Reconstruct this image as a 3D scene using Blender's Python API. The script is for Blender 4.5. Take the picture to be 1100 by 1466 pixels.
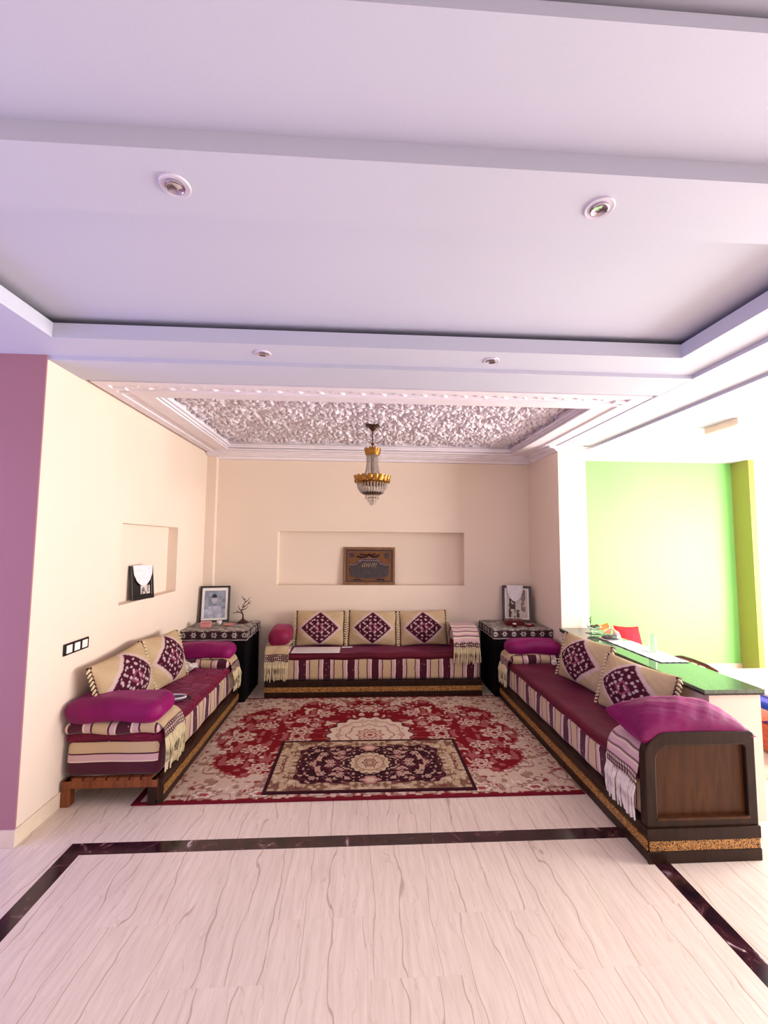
import bpy, bmesh, math, random
import numpy as np
from mathutils import Vector, Matrix
random.seed(7); RNG = np.random.default_rng(7)
for o in list(bpy.data.objects): bpy.data.objects.remove(o)
SC = bpy.context.scene; COL = SC.collection
PI = math.pi

# ------------------------------------------------------------------ camera
F_PX, YAW, PITCH, ROLL, CAM_H = 603.57, math.radians(3.1815), math.radians(4.244), math.radians(-0.428), 1.70
def make_camera():
    f = Vector((math.sin(YAW)*math.cos(PITCH), math.cos(YAW)*math.cos(PITCH), math.sin(PITCH)))
    r = Vector((math.cos(YAW), -math.sin(YAW), 0)); d = f.cross(r)
    c, s = math.cos(ROLL), math.sin(ROLL)
    r2 = c*r + s*d; d2 = -s*r + c*d
    m = Matrix((( r2.x, -d2.x, -f.x, 0), (r2.y, -d2.y, -f.y, 0), (r2.z, -d2.z, -f.z, CAM_H), (0, 0, 0, 1)))
    cd = bpy.data.cameras.new('camera'); co = bpy.data.objects.new('camera', cd); COL.objects.link(co)
    co.matrix_world = m; cd.sensor_fit = 'HORIZONTAL'; cd.sensor_width = 36.0; cd.lens = F_PX/1100*36.0
    cd.clip_start = 0.05; SC.camera = co
make_camera()

# ------------------------------------------------------------------ world, daylight through the windows, exposure
W = bpy.data.worlds.new('sky'); SC.world = W; W.use_nodes = True
W.node_tree.nodes['Background'].inputs[0].default_value = (0.75, 0.80, 1.0, 1)
W.node_tree.nodes['Background'].inputs[1].default_value = 0.3
def window_light(name, loc, target, sx, sy, power, color):
    l = bpy.data.lights.new(name, 'AREA'); l.shape = 'RECTANGLE'; l.size = sx; l.size_y = sy
    l.energy = power; l.color = color
    o = bpy.data.objects.new(name, l); COL.objects.link(o); o.location = loc
    o.rotation_euler = (Vector(target)-Vector(loc)).to_track_quat('-Z', 'Y').to_euler()
window_light('daylight_right_window', (6.30, 2.55, 1.35), (0, 2.55, 1.25), 3.6, 2.1, 640, (1.0, 0.965, 0.93))
window_light('daylight_rear_window', (0.9, -2.92, 1.4), (0.9, 3, 1.4), 4.4, 2.3, 38, (1.0, 0.92, 0.84))
window_light('daylight_left_window', (-4.12, 1.15, 1.35), (0, 1.15, 1.35), 2.6, 2.2, 95, (0.44, 0.44, 1.0))
VS = SC.view_settings
SC.display_settings.display_device = 'sRGB'
VS.view_transform = 'Standard'; VS.look = 'None'; VS.gamma = 1.0; VS.use_curve_mapping = False
VS.exposure = 0.05

# ------------------------------------------------------------------ helpers
def S(r, g, b):
    def l(c):
        c /= 255.0
        return c/12.92 if c <= 0.04045 else ((c+0.055)/1.055)**2.4
    return (l(r), l(g), l(b))
def tag(o, label=None, cat=None, group=None, kind=None):
    if label: o['label'] = label
    if cat: o['category'] = cat
    if group: o['group'] = group
    if kind: o['kind'] = kind
    return o
def thing(name, label, cat, loc=(0, 0, 0), rot=(0, 0, 0), group=None):
    o = bpy.data.objects.new(name, None); COL.objects.link(o); o.empty_display_size = 0.1
    o.location = loc; o.rotation_euler = rot
    return tag(o, label, cat, group)
class MB:
    def __init__(s): s.v = []; s.f = []
    def add(s, vs, fs, M=None):
        b = len(s.v)
        for p in vs:
            p = Vector(p)
            if M is not None: p = M @ p
            s.v.append((p.x, p.y, p.z))
        for f in fs: s.f.append(tuple(i+b for i in f))
        return s
    def box(s, x0, x1, y0, y1, z0, z1, M=None, bev=0.0):
        x0, x1 = min(x0, x1), max(x0, x1); y0, y1 = min(y0, y1), max(y0, y1); z0, z1 = min(z0, z1), max(z0, z1)
        if bev <= 0:
            vs = [(x, y, z) for z in (z0, z1) for y in (y0, y1) for x in (x0, x1)]
            return s.add(vs, [(0, 2, 3, 1), (4, 5, 7, 6), (0, 1, 5, 4), (2, 6, 7, 3), (0, 4, 6, 2), (1, 3, 7, 5)], M)
        bm = bmesh.new(); bmesh.ops.create_cube(bm, size=1)
        for v in bm.verts:
            v.co = Vector(((x0+x1)/2+v.co.x*(x1-x0), (y0+y1)/2+v.co.y*(y1-y0), (z0+z1)/2+v.co.z*(z1-z0)))
        bmesh.ops.bevel(bm, geom=bm.edges[:], offset=bev, segments=2, profile=0.5, affect='EDGES')
        bm.verts.index_update()
        s.add([v.co for v in bm.verts], [[v.index for v in f.verts] for f in bm.faces], M); bm.free(); return s
    def prism(s, poly, y0, y1, M=None):          # poly in (x, z), extruded along y; counter-clockwise seen from -y
        n = len(poly)
        vs = [(p[0], y0, p[1]) for p in poly]+[(p[0], y1, p[1]) for p in poly]
        fs = [tuple(range(n)), tuple(reversed(range(n, 2*n)))]
        fs += [(i, i+n, (i+1) % n+n, (i+1) % n) for i in range(n)]
        return s.add(vs, fs, M)
    def lathe(s, prof, n=24, M=None):            # prof: (radius, z) bottom to top
        vs = []; fs = []
        for r, z in prof:
            for k in range(n):
                a = 2*PI*k/n; vs.append((r*math.cos(a), r*math.sin(a), z))
        for i in range(len(prof)-1):
            for k in range(n):
                fs.append((i*n+k, i*n+(k+1) % n, (i+1)*n+(k+1) % n, (i+1)*n+k))
        fs.append(tuple(reversed(range(n)))); fs.append(tuple(range((len(prof)-1)*n, len(prof)*n)))
        return s.add(vs, fs, M)
    def tube(s, pts, r, n=8, M=None):
        pts = [Vector(p) for p in pts]; m = len(pts); vs = []; fs = []
        rr = r if isinstance(r, (list, tuple)) else [r]*m
        for i, p in enumerate(pts):
            t = (pts[min(i+1, m-1)]-pts[max(i-1, 0)]).normalized()
            u = t.cross(Vector((0, 0, 1)))
            if u.length < 1e-3: u = t.cross(Vector((1, 0, 0)))
            u.normalize(); w = t.cross(u)
            for k in range(n):
                a = 2*PI*k/n; vs.append(p+rr[i]*(math.cos(a)*u+math.sin(a)*w))
        for i in range(m-1):
            for k in range(n):
                fs.append((i*n+k, i*n+(k+1) % n, (i+1)*n+(k+1) % n, (i+1)*n+k))
        fs.append(tuple(reversed(range(n)))); fs.append(tuple(range((m-1)*n, m*n)))
        return s.add(vs, fs, M)
    def build(s, name, mat, parent=None, smooth=False, loc=None, rot=None):
        me = bpy.data.meshes.new(name); me.from_pydata(s.v, [], s.f); me.update()
        bm = bmesh.new(); bm.from_mesh(me); bmesh.ops.recalc_face_normals(bm, faces=bm.faces); bm.to_mesh(me); bm.free()
        if mat: me.materials.append(mat)
        if smooth:
            me.polygons.foreach_set('use_smooth', [True]*len(me.polygons))
            try: me.set_sharp_from_angle(angle=math.radians(42))
            except Exception: pass
        o = bpy.data.objects.new(name, me); COL.objects.link(o)
        if parent: o.parent = parent
        if loc: o.location = loc
        if rot: o.rotation_euler = rot
        return o
def struct(o): o['kind'] = 'structure'; return o
def dup(o, parent=None):
    c = o.copy(); COL.objects.link(c); c.parent = parent
    for ch in list(o.children): dup(ch, c)
    return c

def grid_obj(name, P, colr, mat, parent=None, closed_u=False, smooth=True):
    """P: array (nu, nv, 3); colr: array (nu, nv, 3) linear or None"""
    nu, nv = P.shape[:2]
    idx = np.arange(nu*nv).reshape(nu, nv)
    a = idx[:-1, :-1]; b = idx[1:, :-1]; c = idx[1:, 1:]; d = idx[:-1, 1:]
    q = np.stack([a, b, c, d], -1).reshape(-1, 4)
    if closed_u:
        q2 = np.stack([idx[-1, :-1], idx[0, :-1], idx[0, 1:], idx[-1, 1:]], -1).reshape(-1, 4); q = np.concatenate([q, q2])
    me = bpy.data.meshes.new(name); nq = len(q)
    me.vertices.add(nu*nv); me.vertices.foreach_set('co', P.reshape(-1).astype(np.float32))
    me.loops.add(nq*4); me.loops.foreach_set('vertex_index', q.reshape(-1).astype(np.int32))
    me.polygons.add(nq); me.polygons.foreach_set('loop_start', np.arange(0, nq*4, 4, dtype=np.int32))
    me.update(calc_edges=True); me.validate()
    if smooth: me.polygons.foreach_set('use_smooth', [True]*nq)
    if colr is not None:
        at = me.color_attributes.new('Col', 'FLOAT_COLOR', 'POINT')
        c4 = np.ones((nu*nv, 4), np.float32); c4[:, :3] = colr.reshape(-1, 3); at.data.foreach_set('color', c4.reshape(-1))
    if mat: me.materials.append(mat)
    o = bpy.data.objects.new(name, me); COL.objects.link(o)
    if parent: o.parent = parent
    return o

def rbox_data(sx, sy, sz, r, nx, ny, nz, disp=None):
    """rounded soft box, centred in x and y, z from 0 to sz"""
    vs = []; key = {}; fs = []
    h = Vector((sx/2, sy/2, sz/2)); rr = min(r, sx/2, sy/2, sz/2)
    def put(p):
        k = (round(p[0], 5), round(p[1], 5), round(p[2], 5))
        if k in key: return key[k]
        q = [max(-(h[i]-rr), min(h[i]-rr, p[i])) for i in range(3)]
        d = Vector([p[i]-q[i] for i in range(3)])
        if d.length > 1e-9: d = d.normalized()*rr
        o = Vector(q)+d
        if disp: o = disp(o)
        key[k] = len(vs); vs.append((o.x, o.y, o.z+h.z)); return key[k]
    def lin(a, n):                       # denser near the ends so that the corners stay round
        out = set()
        for i in range(n+1): out.add(round(-a+2*a*i/n, 6))
        for t in (0, .15, .35, .65, 1.0):
            if rr < a: out.add(round(-a+rr*t, 6)); out.add(round(a-rr*t, 6))
        return sorted(out)
    X, Y, Z = lin(h.x, nx), lin(h.y, ny), lin(h.z, nz)
    def face(A, B, fn, flip):
        for i in range(len(A)-1):
            for j in range(len(B)-1):
                q = [put(fn(A[i], B[j])), put(fn(A[i+1], B[j])), put(fn(A[i+1], B[j+1])), put(fn(A[i], B[j+1]))]
                fs.append(tuple(reversed(q)) if flip else tuple(q))
    face(X, Y, lambda a, b: (a, b, h.z), False); face(X, Y, lambda a, b: (a, b, -h.z), True)
    face(X, Z, lambda a, b: (a, -h.y, b), False); face(X, Z, lambda a, b: (a, h.y, b), True)
    face(Y, Z, lambda a, b: (h.x, a, b), False); face(Y, Z, lambda a, b: (-h.x, a, b), True)
    return vs, fs
def rbox(name, sx, sy, sz, r, mat, parent=None, loc=(0, 0, 0), rot=None, n=(12, 8, 4), disp=None):
    vs, fs = rbox_data(sx, sy, sz, r, *n, disp)
    m = MB(); m.v = vs; m.f = fs
    o = m.build(name, mat, parent, False, loc, rot)
    o.data.polygons.foreach_set('use_smooth', [True]*len(o.data.polygons))
    return o
def vnoise(x, y, sc, seed=0):
    """smooth value noise on arrays"""
    r = np.random.default_rng(seed); T = r.random((64, 64))
    u = x/sc+1000; v = y/sc+1000; i = np.floor(u).astype(int); j = np.floor(v).astype(int)
    fu = u-i; fv = v-j; fu = fu*fu*(3-2*fu); fv = fv*fv*(3-2*fv)
    g = lambda a, b: T[a % 64, b % 64]
    return (g(i, j)*(1-fu)+g(i+1, j)*fu)*(1-fv)+(g(i, j+1)*(1-fu)+g(i+1, j+1)*fu)*fv
def wob(amp, sc, seed=0):
    """gentle hand-made unevenness for soft boxes"""
    def f(p):
        n = lambda a, b, k: math.sin(a/sc*2.1+k)*math.sin(b/sc*1.7+k*1.3)
        return Vector((p.x+amp*n(p.y, p.z, seed+1), p.y+amp*n(p.x, p.z, seed+2), p.z+amp*n(p.x, p.y, seed)))
    return f

# ------------------------------------------------------------------ materials
def nt(name):
    m = bpy.data.materials.new(name); m.use_nodes = True; t = m.node_tree
    return m, t, t.nodes['Principled BSDF'], t.nodes.new, t.links.new
def paint(name, col, rough=0.6, var=0.03, bump=0.0, scale=3.0, spec=0.3, metal=0.0, sheen=0.0, trans=0.0, bscale=60.0):
    m, t, b, N, L = nt(name)
    b.inputs['Roughness'].default_value = rough; b.inputs['Metallic'].default_value = metal
    b.inputs['Specular IOR Level'].default_value = spec
    b.inputs['Sheen Weight'].default_value = sheen; b.inputs['Sheen Roughness'].default_value = 0.4
    if sheen: b.inputs['Sheen Tint'].default_value = (min(1, col[0]*2+.2), min(1, col[1]*2+.15), min(1, col[2]*2+.2), 1)
    b.inputs['Transmission Weight'].default_value = trans
    tc = N('ShaderNodeTexCoord'); n = N('ShaderNodeTexNoise'); n.inputs['Scale'].default_value = scale; n.inputs['Detail'].default_value = 4
    L(tc.outputs['Object'], n.inputs['Vector'])
    r = N('ShaderNodeValToRGB'); L(n.outputs['Fac'], r.inputs['Fac'])
    r.color_ramp.elements[0].position = 0.3; r.color_ramp.elements[1].position = 0.7
    r.color_ramp.elements[0].color = (*[c*(1-var) for c in col], 1); r.color_ramp.elements[1].color = (*[min(1, c*(1+var)) for c in col], 1)
    L(r.outputs['Color'], b.inputs['Base Color'])
    if bump:
        n2 = N('ShaderNodeTexNoise'); n2.inputs['Scale'].default_value = bscale; n2.inputs['Detail'].default_value = 3
        L(tc.outputs['Object'], n2.inputs['Vector'])
        bp = N('ShaderNodeBump'); bp.inputs['Strength'].default_value = bump; bp.inputs['Distance'].default_value = 0.01
        L(n2.outputs['Fac'], bp.inputs['Height']); L(bp.outputs['Normal'], b.inputs['Normal'])
    return m
def attr_mat(name, rough=0.85, sheen=0.3, bump=0.25, bscale=220.0):
    m, t, b, N, L = nt(name)
    b.inputs['Roughness'].default_value = rough; b.inputs['Sheen Weight'].default_value = sheen; b.inputs['Specular IOR Level'].default_value = 0.2
    a = N('ShaderNodeAttribute'); a.attribute_name = 'Col'
    tc = N('ShaderNodeTexCoord'); n = N('ShaderNodeTexNoise'); n.inputs['Scale'].default_value = bscale; n.inputs['Detail'].default_value = 2
    L(tc.outputs['Object'], n.inputs['Vector'])
    mx = N('ShaderNodeMix'); mx.data_type = 'RGBA'; mx.blend_type = 'MULTIPLY'; mx.inputs['Factor'].default_value = 0.12
    L(a.outputs['Color'], mx.inputs['A']); L(n.outputs['Color'], mx.inputs['B']); L(mx.outputs['Result'], b.inputs['Base Color'])
    bp = N('ShaderNodeBump'); bp.inputs['Strength'].default_value = bump; bp.inputs['Distance'].default_value = 0.004
    L(n.outputs['Fac'], bp.inputs['Height']); L(bp.outputs['Normal'], b.inputs['Normal'])
    return m
def ramp_const(t, stops):
    r = t.nodes.new('ShaderNodeValToRGB'); cr = r.color_ramp; cr.interpolation = 'CONSTANT'
    while len(cr.elements) > 1: cr.elements.remove(cr.elements[-1])
    cr.elements[0].position = stops[0][0]; cr.elements[0].color = (*stops[0][1], 1)
    for p, c in stops[1:]:
        e = cr.elements.new(p); e.color = (*c, 1)
    return r
BEIGE = S(198, 170, 132); PINKC = S(205, 165, 165); MAROON = S(72, 10, 34); CREAM = S(226, 205, 182); WINE = S(120, 12, 62)
STRIPES = [(0, MAROON), (.30, CREAM), (.33, PINKC), (.43, MAROON), (.47, BEIGE), (.79, MAROON), (.83, PINKC), (.95, CREAM)]
def stripe_mat(name, axis='X', period=0.27, phase=0.0, endz=None):
    m, t, b, N, L = nt(name); b.inputs['Roughness'].default_value = 0.75; b.inputs['Sheen Weight'].default_value = 0.2
    b.inputs['Specular IOR Level'].default_value = 0.2
    tc = N('ShaderNodeTexCoord'); sp = N('ShaderNodeSeparateXYZ'); L(tc.outputs['Object'], sp.inputs[0])
    nz = N('ShaderNodeTexNoise'); nz.inputs['Scale'].default_value = 9; L(tc.outputs['Object'], nz.inputs['Vector'])
    wv = N('ShaderNodeMath'); wv.operation = 'MULTIPLY_ADD'; wv.inputs[1].default_value = 0.02; L(nz.outputs['Fac'], wv.inputs[0]); L(sp.outputs[axis], wv.inputs[2])
    d = N('ShaderNodeMath'); d.operation = 'MULTIPLY_ADD'; d.inputs[1].default_value = 1/period; d.inputs[2].default_value = phase+20
    L(wv.outputs[0], d.inputs[0]); fr = N('ShaderNodeMath'); fr.operation = 'FRACT'; L(d.outputs[0], fr.inputs[0])
    r = ramp_const(t, STRIPES); L(fr.outputs[0], r.inputs['Fac']); out = r.outputs['Color']
    # woven pale dots on the dark stripes
    v = N('ShaderNodeTexVoronoi'); v.inputs['Scale'].default_value = 28; L(tc.outputs['Object'], v.inputs['Vector'])
    lt = N('ShaderNodeMath'); lt.operation = 'LESS_THAN'; lt.inputs[1].default_value = 0.13; L(v.outputs['Distance'], lt.inputs[0])
    mxd = N('ShaderNodeMix'); mxd.data_type = 'RGBA'; L(lt.outputs[0], mxd.inputs['Factor']); L(out, mxd.inputs['A']); mxd.inputs['B'].default_value = (*S(190, 150, 150), 1)
    out = mxd.outputs['Result']
    if endz:
        sn = N('ShaderNodeSeparateXYZ'); L(tc.outputs['Normal'], sn.inputs[0])
        ab = N('ShaderNodeMath'); ab.operation = 'ABSOLUTE'; L(sn.outputs['X'], ab.inputs[0])
        g = N('ShaderNodeMath'); g.operation = 'GREATER_THAN'; g.inputs[1].default_value = 0.75; L(ab.outputs[0], g.inputs[0])
        zz = N('ShaderNodeMath'); zz.operation = 'MULTIPLY_ADD'; zz.inputs[1].default_value = 1/endz; zz.inputs[2].default_value = 0.0
        L(sp.outputs['Z'], zz.inputs[0])
        r2 = ramp_const(t, [(0, CREAM), (.06, MAROON), (.42, CREAM), (.45, PINKC), (.62, MAROON), (.66, BEIGE), (.93, MAROON)])
        L(zz.outputs[0], r2.inputs['Fac'])
        mx = N('ShaderNodeMix'); mx.data_type = 'RGBA'; L(g.outputs[0], mx.inputs['Factor']); L(out, mx.inputs['A']); L(r2.outputs['Color'], mx.inputs['B'])
        out = mx.outputs['Result']
    L(out, b.inputs['Base Color'])
    n2 = N('ShaderNodeTexNoise'); n2.inputs['Scale'].default_value = 260; L(tc.outputs['Object'], n2.inputs['Vector'])
    bp = N('ShaderNodeBump'); bp.inputs['Strength'].default_value = 0.2; bp.inputs['Distance'].default_value = 0.003
    L(n2.outputs['Fac'], bp.inputs['Height']); L(bp.outputs['Normal'], b.inputs['Normal'])
    return m
def velvet(name, col, quilt=False):
    m, t, b, N, L = nt(name); b.inputs['Roughness'].default_value = 0.55; b.inputs['Sheen Weight'].default_value = 0.22
    b.inputs['Sheen Roughness'].default_value = 0.35; b.inputs['Sheen Tint'].default_value = (0.9, 0.25, 0.6, 1); b.inputs['Specular IOR Level'].default_value = 0.25
    tc = N('ShaderNodeTexCoord'); n = N('ShaderNodeTexNoise'); n.inputs['Scale'].default_value = 5; n.inputs['Detail'].default_value = 5
    L(tc.outputs['Object'], n.inputs['Vector']); r = N('ShaderNodeValToRGB'); L(n.outputs['Fac'], r.inputs['Fac'])
    r.color_ramp.elements[0].position = 0.3; r.color_ramp.elements[1].position = 0.72
    r.color_ramp.elements[0].color = (*[c*.75 for c in col], 1); r.color_ramp.elements[1].color = (*[min(1, c*1.25) for c in col], 1)
    L(r.outputs['Color'], b.inputs['Base Color'])
    bp = N('ShaderNodeBump'); bp.inputs['Distance'].default_value = 0.012
    if quilt:
        v = N('ShaderNodeTexVoronoi'); v.feature = 'DISTANCE_TO_EDGE'; v.inputs['Scale'].default_value = 9
        L(tc.outputs['Object'], v.inputs['Vector']); mr = N('ShaderNodeMath'); mr.operation = 'MINIMUM'; mr.inputs[1].default_value = 0.12
        L(v.outputs['Distance'], mr.inputs[0]); L(mr.outputs[0], bp.inputs['Height']); bp.inputs['Strength'].default_value = 0.9
        bp.inputs['Distance'].default_value = 0.05
    else:
        n2 = N('ShaderNodeTexNoise'); n2.inputs['Scale'].default_value = 14; n2.inputs['Detail'].default_value = 3; L(tc.outputs['Object'], n2.inputs['Vector'])
        L(n2.outputs['Fac'], bp.inputs['Height']); bp.inputs['Strength'].default_value = 0.35
    L(bp.outputs['Normal'], b.inputs['Normal']); return m
def marble(name):
    m, t, b, N, L = nt(name); b.inputs['Roughness'].default_value = 0.22; b.inputs['Specular IOR Level'].default_value = 0.45
    tc = N('ShaderNodeTexCoord'); oi = N('ShaderNodeObjectInfo')
    mul = N('ShaderNodeVectorMath'); mul.operation = 'MULTIPLY'; mul.inputs[1].default_value = (1, .34, 1)
    geo = N('ShaderNodeNewGeometry'); L(geo.outputs['Position'], mul.inputs[0])
    cmb = N('ShaderNodeCombineXYZ'); mo = N('ShaderNodeMath'); mo.operation = 'MULTIPLY'; mo.inputs[1].default_value = 31.0
    L(oi.outputs['Random'], mo.inputs[0]); L(mo.outputs[0], cmb.inputs['Z']); L(mo.outputs[0], cmb.inputs['X'])
    ad = N('ShaderNodeVectorMath'); ad.operation = 'ADD'; L(mul.outputs[0], ad.inputs[0]); L(cmb.outputs[0], ad.inputs[1])
    wv = N('ShaderNodeTexWave'); wv.wave_type = 'BANDS'; wv.bands_direction = 'X'; wv.inputs['Scale'].default_value = 2.3
    wv.inputs['Distortion'].default_value = 5.0; wv.inputs['Detail'].default_value = 3; wv.inputs['Detail Scale'].default_value = 2.0
    L(ad.outputs[0], wv.inputs['Vector'])
    r = N('ShaderNodeValToRGB'); L(wv.outputs['Fac'], r.inputs['Fac']); e = r.color_ramp.elements
    e[0].position = 0.0; e[0].color = (*S(198, 174, 154), 1); e[1].position = 0.006; e[1].color = (*S(234, 215, 198), 1)
    wv2 = N('ShaderNodeTexWave'); wv2.wave_type = 'BANDS'; wv2.bands_direction = 'X'; wv2.inputs['Scale'].default_value = 6.3
    wv2.inputs['Distortion'].default_value = 9.0; wv2.inputs['Detail'].default_value = 4; wv2.inputs['Detail Scale'].default_value = 1.6
    L(ad.outputs[0], wv2.inputs['Vector']); rv2 = N('ShaderNodeValToRGB'); L(wv2.outputs['Fac'], rv2.inputs['Fac'])
    rv2.color_ramp.elements[0].color = (.86, .81, .77, 1); rv2.color_ramp.elements[1].position = .02
    mfine = N('ShaderNodeMix'); mfine.data_type = 'RGBA'; mfine.blend_type = 'MULTIPLY'; mfine.inputs['Factor'].default_value = .7
    L(r.outputs['Color'], mfine.inputs['A']); L(rv2.outputs['Color'], mfine.inputs['B']); r = mfine
    mg = N('ShaderNodeVectorMath'); mg.operation = 'MULTIPLY'; mg.inputs[1].default_value = (3.2, .9, 1); L(ad.outputs[0], mg.inputs[0])
    n = N('ShaderNodeTexNoise'); n.inputs['Scale'].default_value = 16; n.inputs['Detail'].default_value = 6; L(mg.outputs[0], n.inputs['Vector'])
    r2 = N('ShaderNodeValToRGB'); L(n.outputs['Fac'], r2.inputs['Fac']); f = r2.color_ramp.elements
    f[0].position = 0.3; f[0].color = (.80, .76, .72, 1); f[1].position = 0.7; f[1].color = (1, 1, 1, 1)
    mx = N('ShaderNodeMix'); mx.data_type = 'RGBA'; mx.blend_type = 'MULTIPLY'; mx.inputs['Factor'].default_value = 0.6
    L(r.outputs['Result'], mx.inputs['A']); L(r2.outputs['Color'], mx.inputs['B'])
    tv = N('ShaderNodeMapRange'); tv.inputs['To Min'].default_value = 0.97; tv.inputs['To Max'].default_value = 1.02; L(oi.outputs['Random'], tv.inputs['Value'])
    mv = N('ShaderNodeVectorMath'); mv.operation = 'SCALE'; L(mx.outputs['Result'], mv.inputs[0]); L(tv.outputs[0], mv.inputs['Scale'])
    L(mv.outputs[0], b.inputs['Base Color']); return m
def dark_marble(name):
    m, t, b, N, L = nt(name); b.inputs['Roughness'].default_value = 0.15
    geo = N('ShaderNodeNewGeometry'); n = N('ShaderNodeTexNoise'); n.inputs['Scale'].default_value = 9; n.inputs['Detail'].default_value = 6; n.inputs['Distortion'].default_value = 1.5
    L(geo.outputs['Position'], n.inputs['Vector']); r = N('ShaderNodeValToRGB'); L(n.outputs['Fac'], r.inputs['Fac']); e = r.color_ramp.elements
    e[0].position = 0.35; e[0].color = (*S(22, 8, 18), 1); e[1].position = 0.60; e[1].color = (*S(62, 26, 34), 1)
    x = e.new(0.68); x.color = (*S(100, 70, 74), 1); y = e.new(0.72); y.color = (*S(205, 185, 185), 1)
    L(r.outputs['Color'], b.inputs['Base Color']); return m
def wood(name, c0, c1, rough=0.35, scale=6, axis=(1, 1, .12)):
    m, t, b, N, L = nt(name); b.inputs['Roughness'].default_value = rough; b.inputs['Specular IOR Level'].default_value = 0.25
    tc = N('ShaderNodeTexCoord'); mp = N('ShaderNodeMapping'); mp.inputs['Scale'].default_value = axis; L(tc.outputs['Object'], mp.inputs['Vector'])
    n = N('ShaderNodeTexNoise'); n.inputs['Scale'].default_value = scale*5; n.inputs['Detail'].default_value = 5; n.inputs['Distortion'].default_value = .6
    L(mp.outputs[0], n.inputs['Vector']); r = N('ShaderNodeValToRGB'); L(n.outputs['Fac'], r.inputs['Fac'])
    r.color_ramp.elements[0].position = .3; r.color_ramp.elements[1].position = .75
    r.color_ramp.elements[0].color = (*c0, 1); r.color_ramp.elements[1].color = (*c1, 1); L(r.outputs['Color'], b.inputs['Base Color']); return m
def carved_gold(name):
    m, t, b, N, L = nt(name); b.inputs['Roughness'].default_value = 0.45; b.inputs['Metallic'].default_value = 0.25
    tc = N('ShaderNodeTexCoord'); v = N('ShaderNodeTexVoronoi'); v.feature = 'DISTANCE_TO_EDGE'; v.inputs['Scale'].default_value = 85
    n = N('ShaderNodeTexNoise'); n.inputs['Scale'].default_value = 30; L(tc.outputs['Object'], n.inputs['Vector'])
    mx = N('ShaderNodeMix'); mx.data_type = 'VECTOR'; mx.inputs['Factor'].default_value = 0.04
    L(tc.outputs['Object'], mx.inputs[4]); L(n.outputs['Color'], mx.inputs[5]); L(mx.outputs[1], v.inputs['Vector'])
    r = N('ShaderNodeValToRGB'); L(v.outputs['Distance'], r.inputs['Fac']); e = r.color_ramp.elements
    e[0].position = 0.05; e[0].color = (*S(206, 150, 78), 1); e[1].position = 0.16; e[1].color = (*S(70, 36, 18), 1)
    L(r.outputs['Color'], b.inputs['Base Color'])
    bp = N('ShaderNodeBump'); bp.inputs['Strength'].default_value = .6; bp.inputs['Distance'].default_value = .004; bp.invert = True
    L(v.outputs['Distance'], bp.inputs['Height']); L(bp.outputs['Normal'], b.inputs['Normal']); return m

M = {}
M['cream'] = paint('cream_wall_paint', S(232, 212, 194), .55, .02, .05, 1.2, .25)
M['cream_shaded'] = paint('cream_wall_mauve_shade', S(170, 120, 126), .6, .03, .04, 1.2, .2)  # cream end wall with its shade and bluish light cast put into the colour
M['ceil'] = paint('ceiling_white_paint', S(198, 197, 211), .6, .015, .04, 1.0, .2)
M['plaster'] = paint('moulded_plaster', S(232, 222, 228), .6, .03, .1, 8, .2)
M['carved'] = paint('carved_plaster', S(226, 214, 220), .65, .04, 0, 8, .2)
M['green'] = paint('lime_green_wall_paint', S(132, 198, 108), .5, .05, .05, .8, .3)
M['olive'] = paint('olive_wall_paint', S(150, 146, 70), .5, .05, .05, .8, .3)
M['white'] = paint('white_wall_paint', S(236, 234, 238), .5, .02, .03, 1, .3)
M['base'] = paint('baseboard_stone', S(226, 206, 182), .35, .05, 0, 9, .4)
M['marble'] = marble('cream_marble'); M['joint'] = paint('marble_joint', S(226, 208, 192), .5)
M['strip'] = dark_marble('dark_marble')
M['granite'] = paint('polished_dark_granite', S(92, 104, 84), .06, .35, 0, 60, .6)
M['granite_edge'] = paint('granite_edge', S(40, 36, 34), .15, .3, 0, 60, .5)
M['wood'] = wood('dark_walnut', S(28, 13, 7), S(56, 30, 16), .38)
M['wood_panel'] = wood('walnut_panel', S(62, 31, 11), S(88, 50, 22), .38)
M['slat'] = wood('reddish_slat_wood', S(104, 52, 28), S(146, 84, 48), .5)
M['gold'] = carved_gold('carved_gold_band')
M['brass'] = paint('gilded_metal', S(150, 104, 44), .38, .3, 0, 30, .5, metal=.85)
M['seat'] = velvet('wine_velvet', S(86, 4, 28)); M['seatq'] = velvet('wine_velvet_quilted', S(106, 6, 42), True)
M['magenta'] = velvet('magenta_velvet', S(124, 4, 80)); M['rose'] = velvet('rose_velvet', S(132, 22, 62))
M['stripe'] = stripe_mat('striped_brocade', 'X', .27, .1, endz=.235)
M['stripe_l'] = stripe_mat('striped_brocade_narrow', 'X', .25, .0)
M['stripe_y'] = stripe_mat('striped_brocade_across', 'Y', .20, .0)
M['stripe_big'] = stripe_mat('striped_brocade_wide', 'X', .30, .35)
M['attr'] = attr_mat('woven_pile', .9, 0, .25); M['cloth'] = attr_mat('printed_cloth', .8, .15, .15, 150)
M['print'] = attr_mat('paper_print', .4, 0, .02, 50)
M['fringe'] = paint('cream_fringe', S(214, 196, 156), .85, .12, .1, 40, .15, sheen=.2)
M['fringe_w'] = paint('pale_fringe', S(226, 212, 200), .85, .12, .1, 40, .15, sheen=.2)
M['dark_trim'] = paint('maroon_trim', S(70, 14, 36), .85, .2, .2, 60, .15)
M['black'] = paint('black_cloth', S(12, 8, 10), .9, .2, .1, 20, .1)
M['blackgloss'] = paint('black_frame', S(20, 12, 14), .25, .2, 0, 20, .5)
M['mahog'] = paint('dark_red_frame', S(48, 14, 20), .3, .2, 0, 20, .5)
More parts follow.
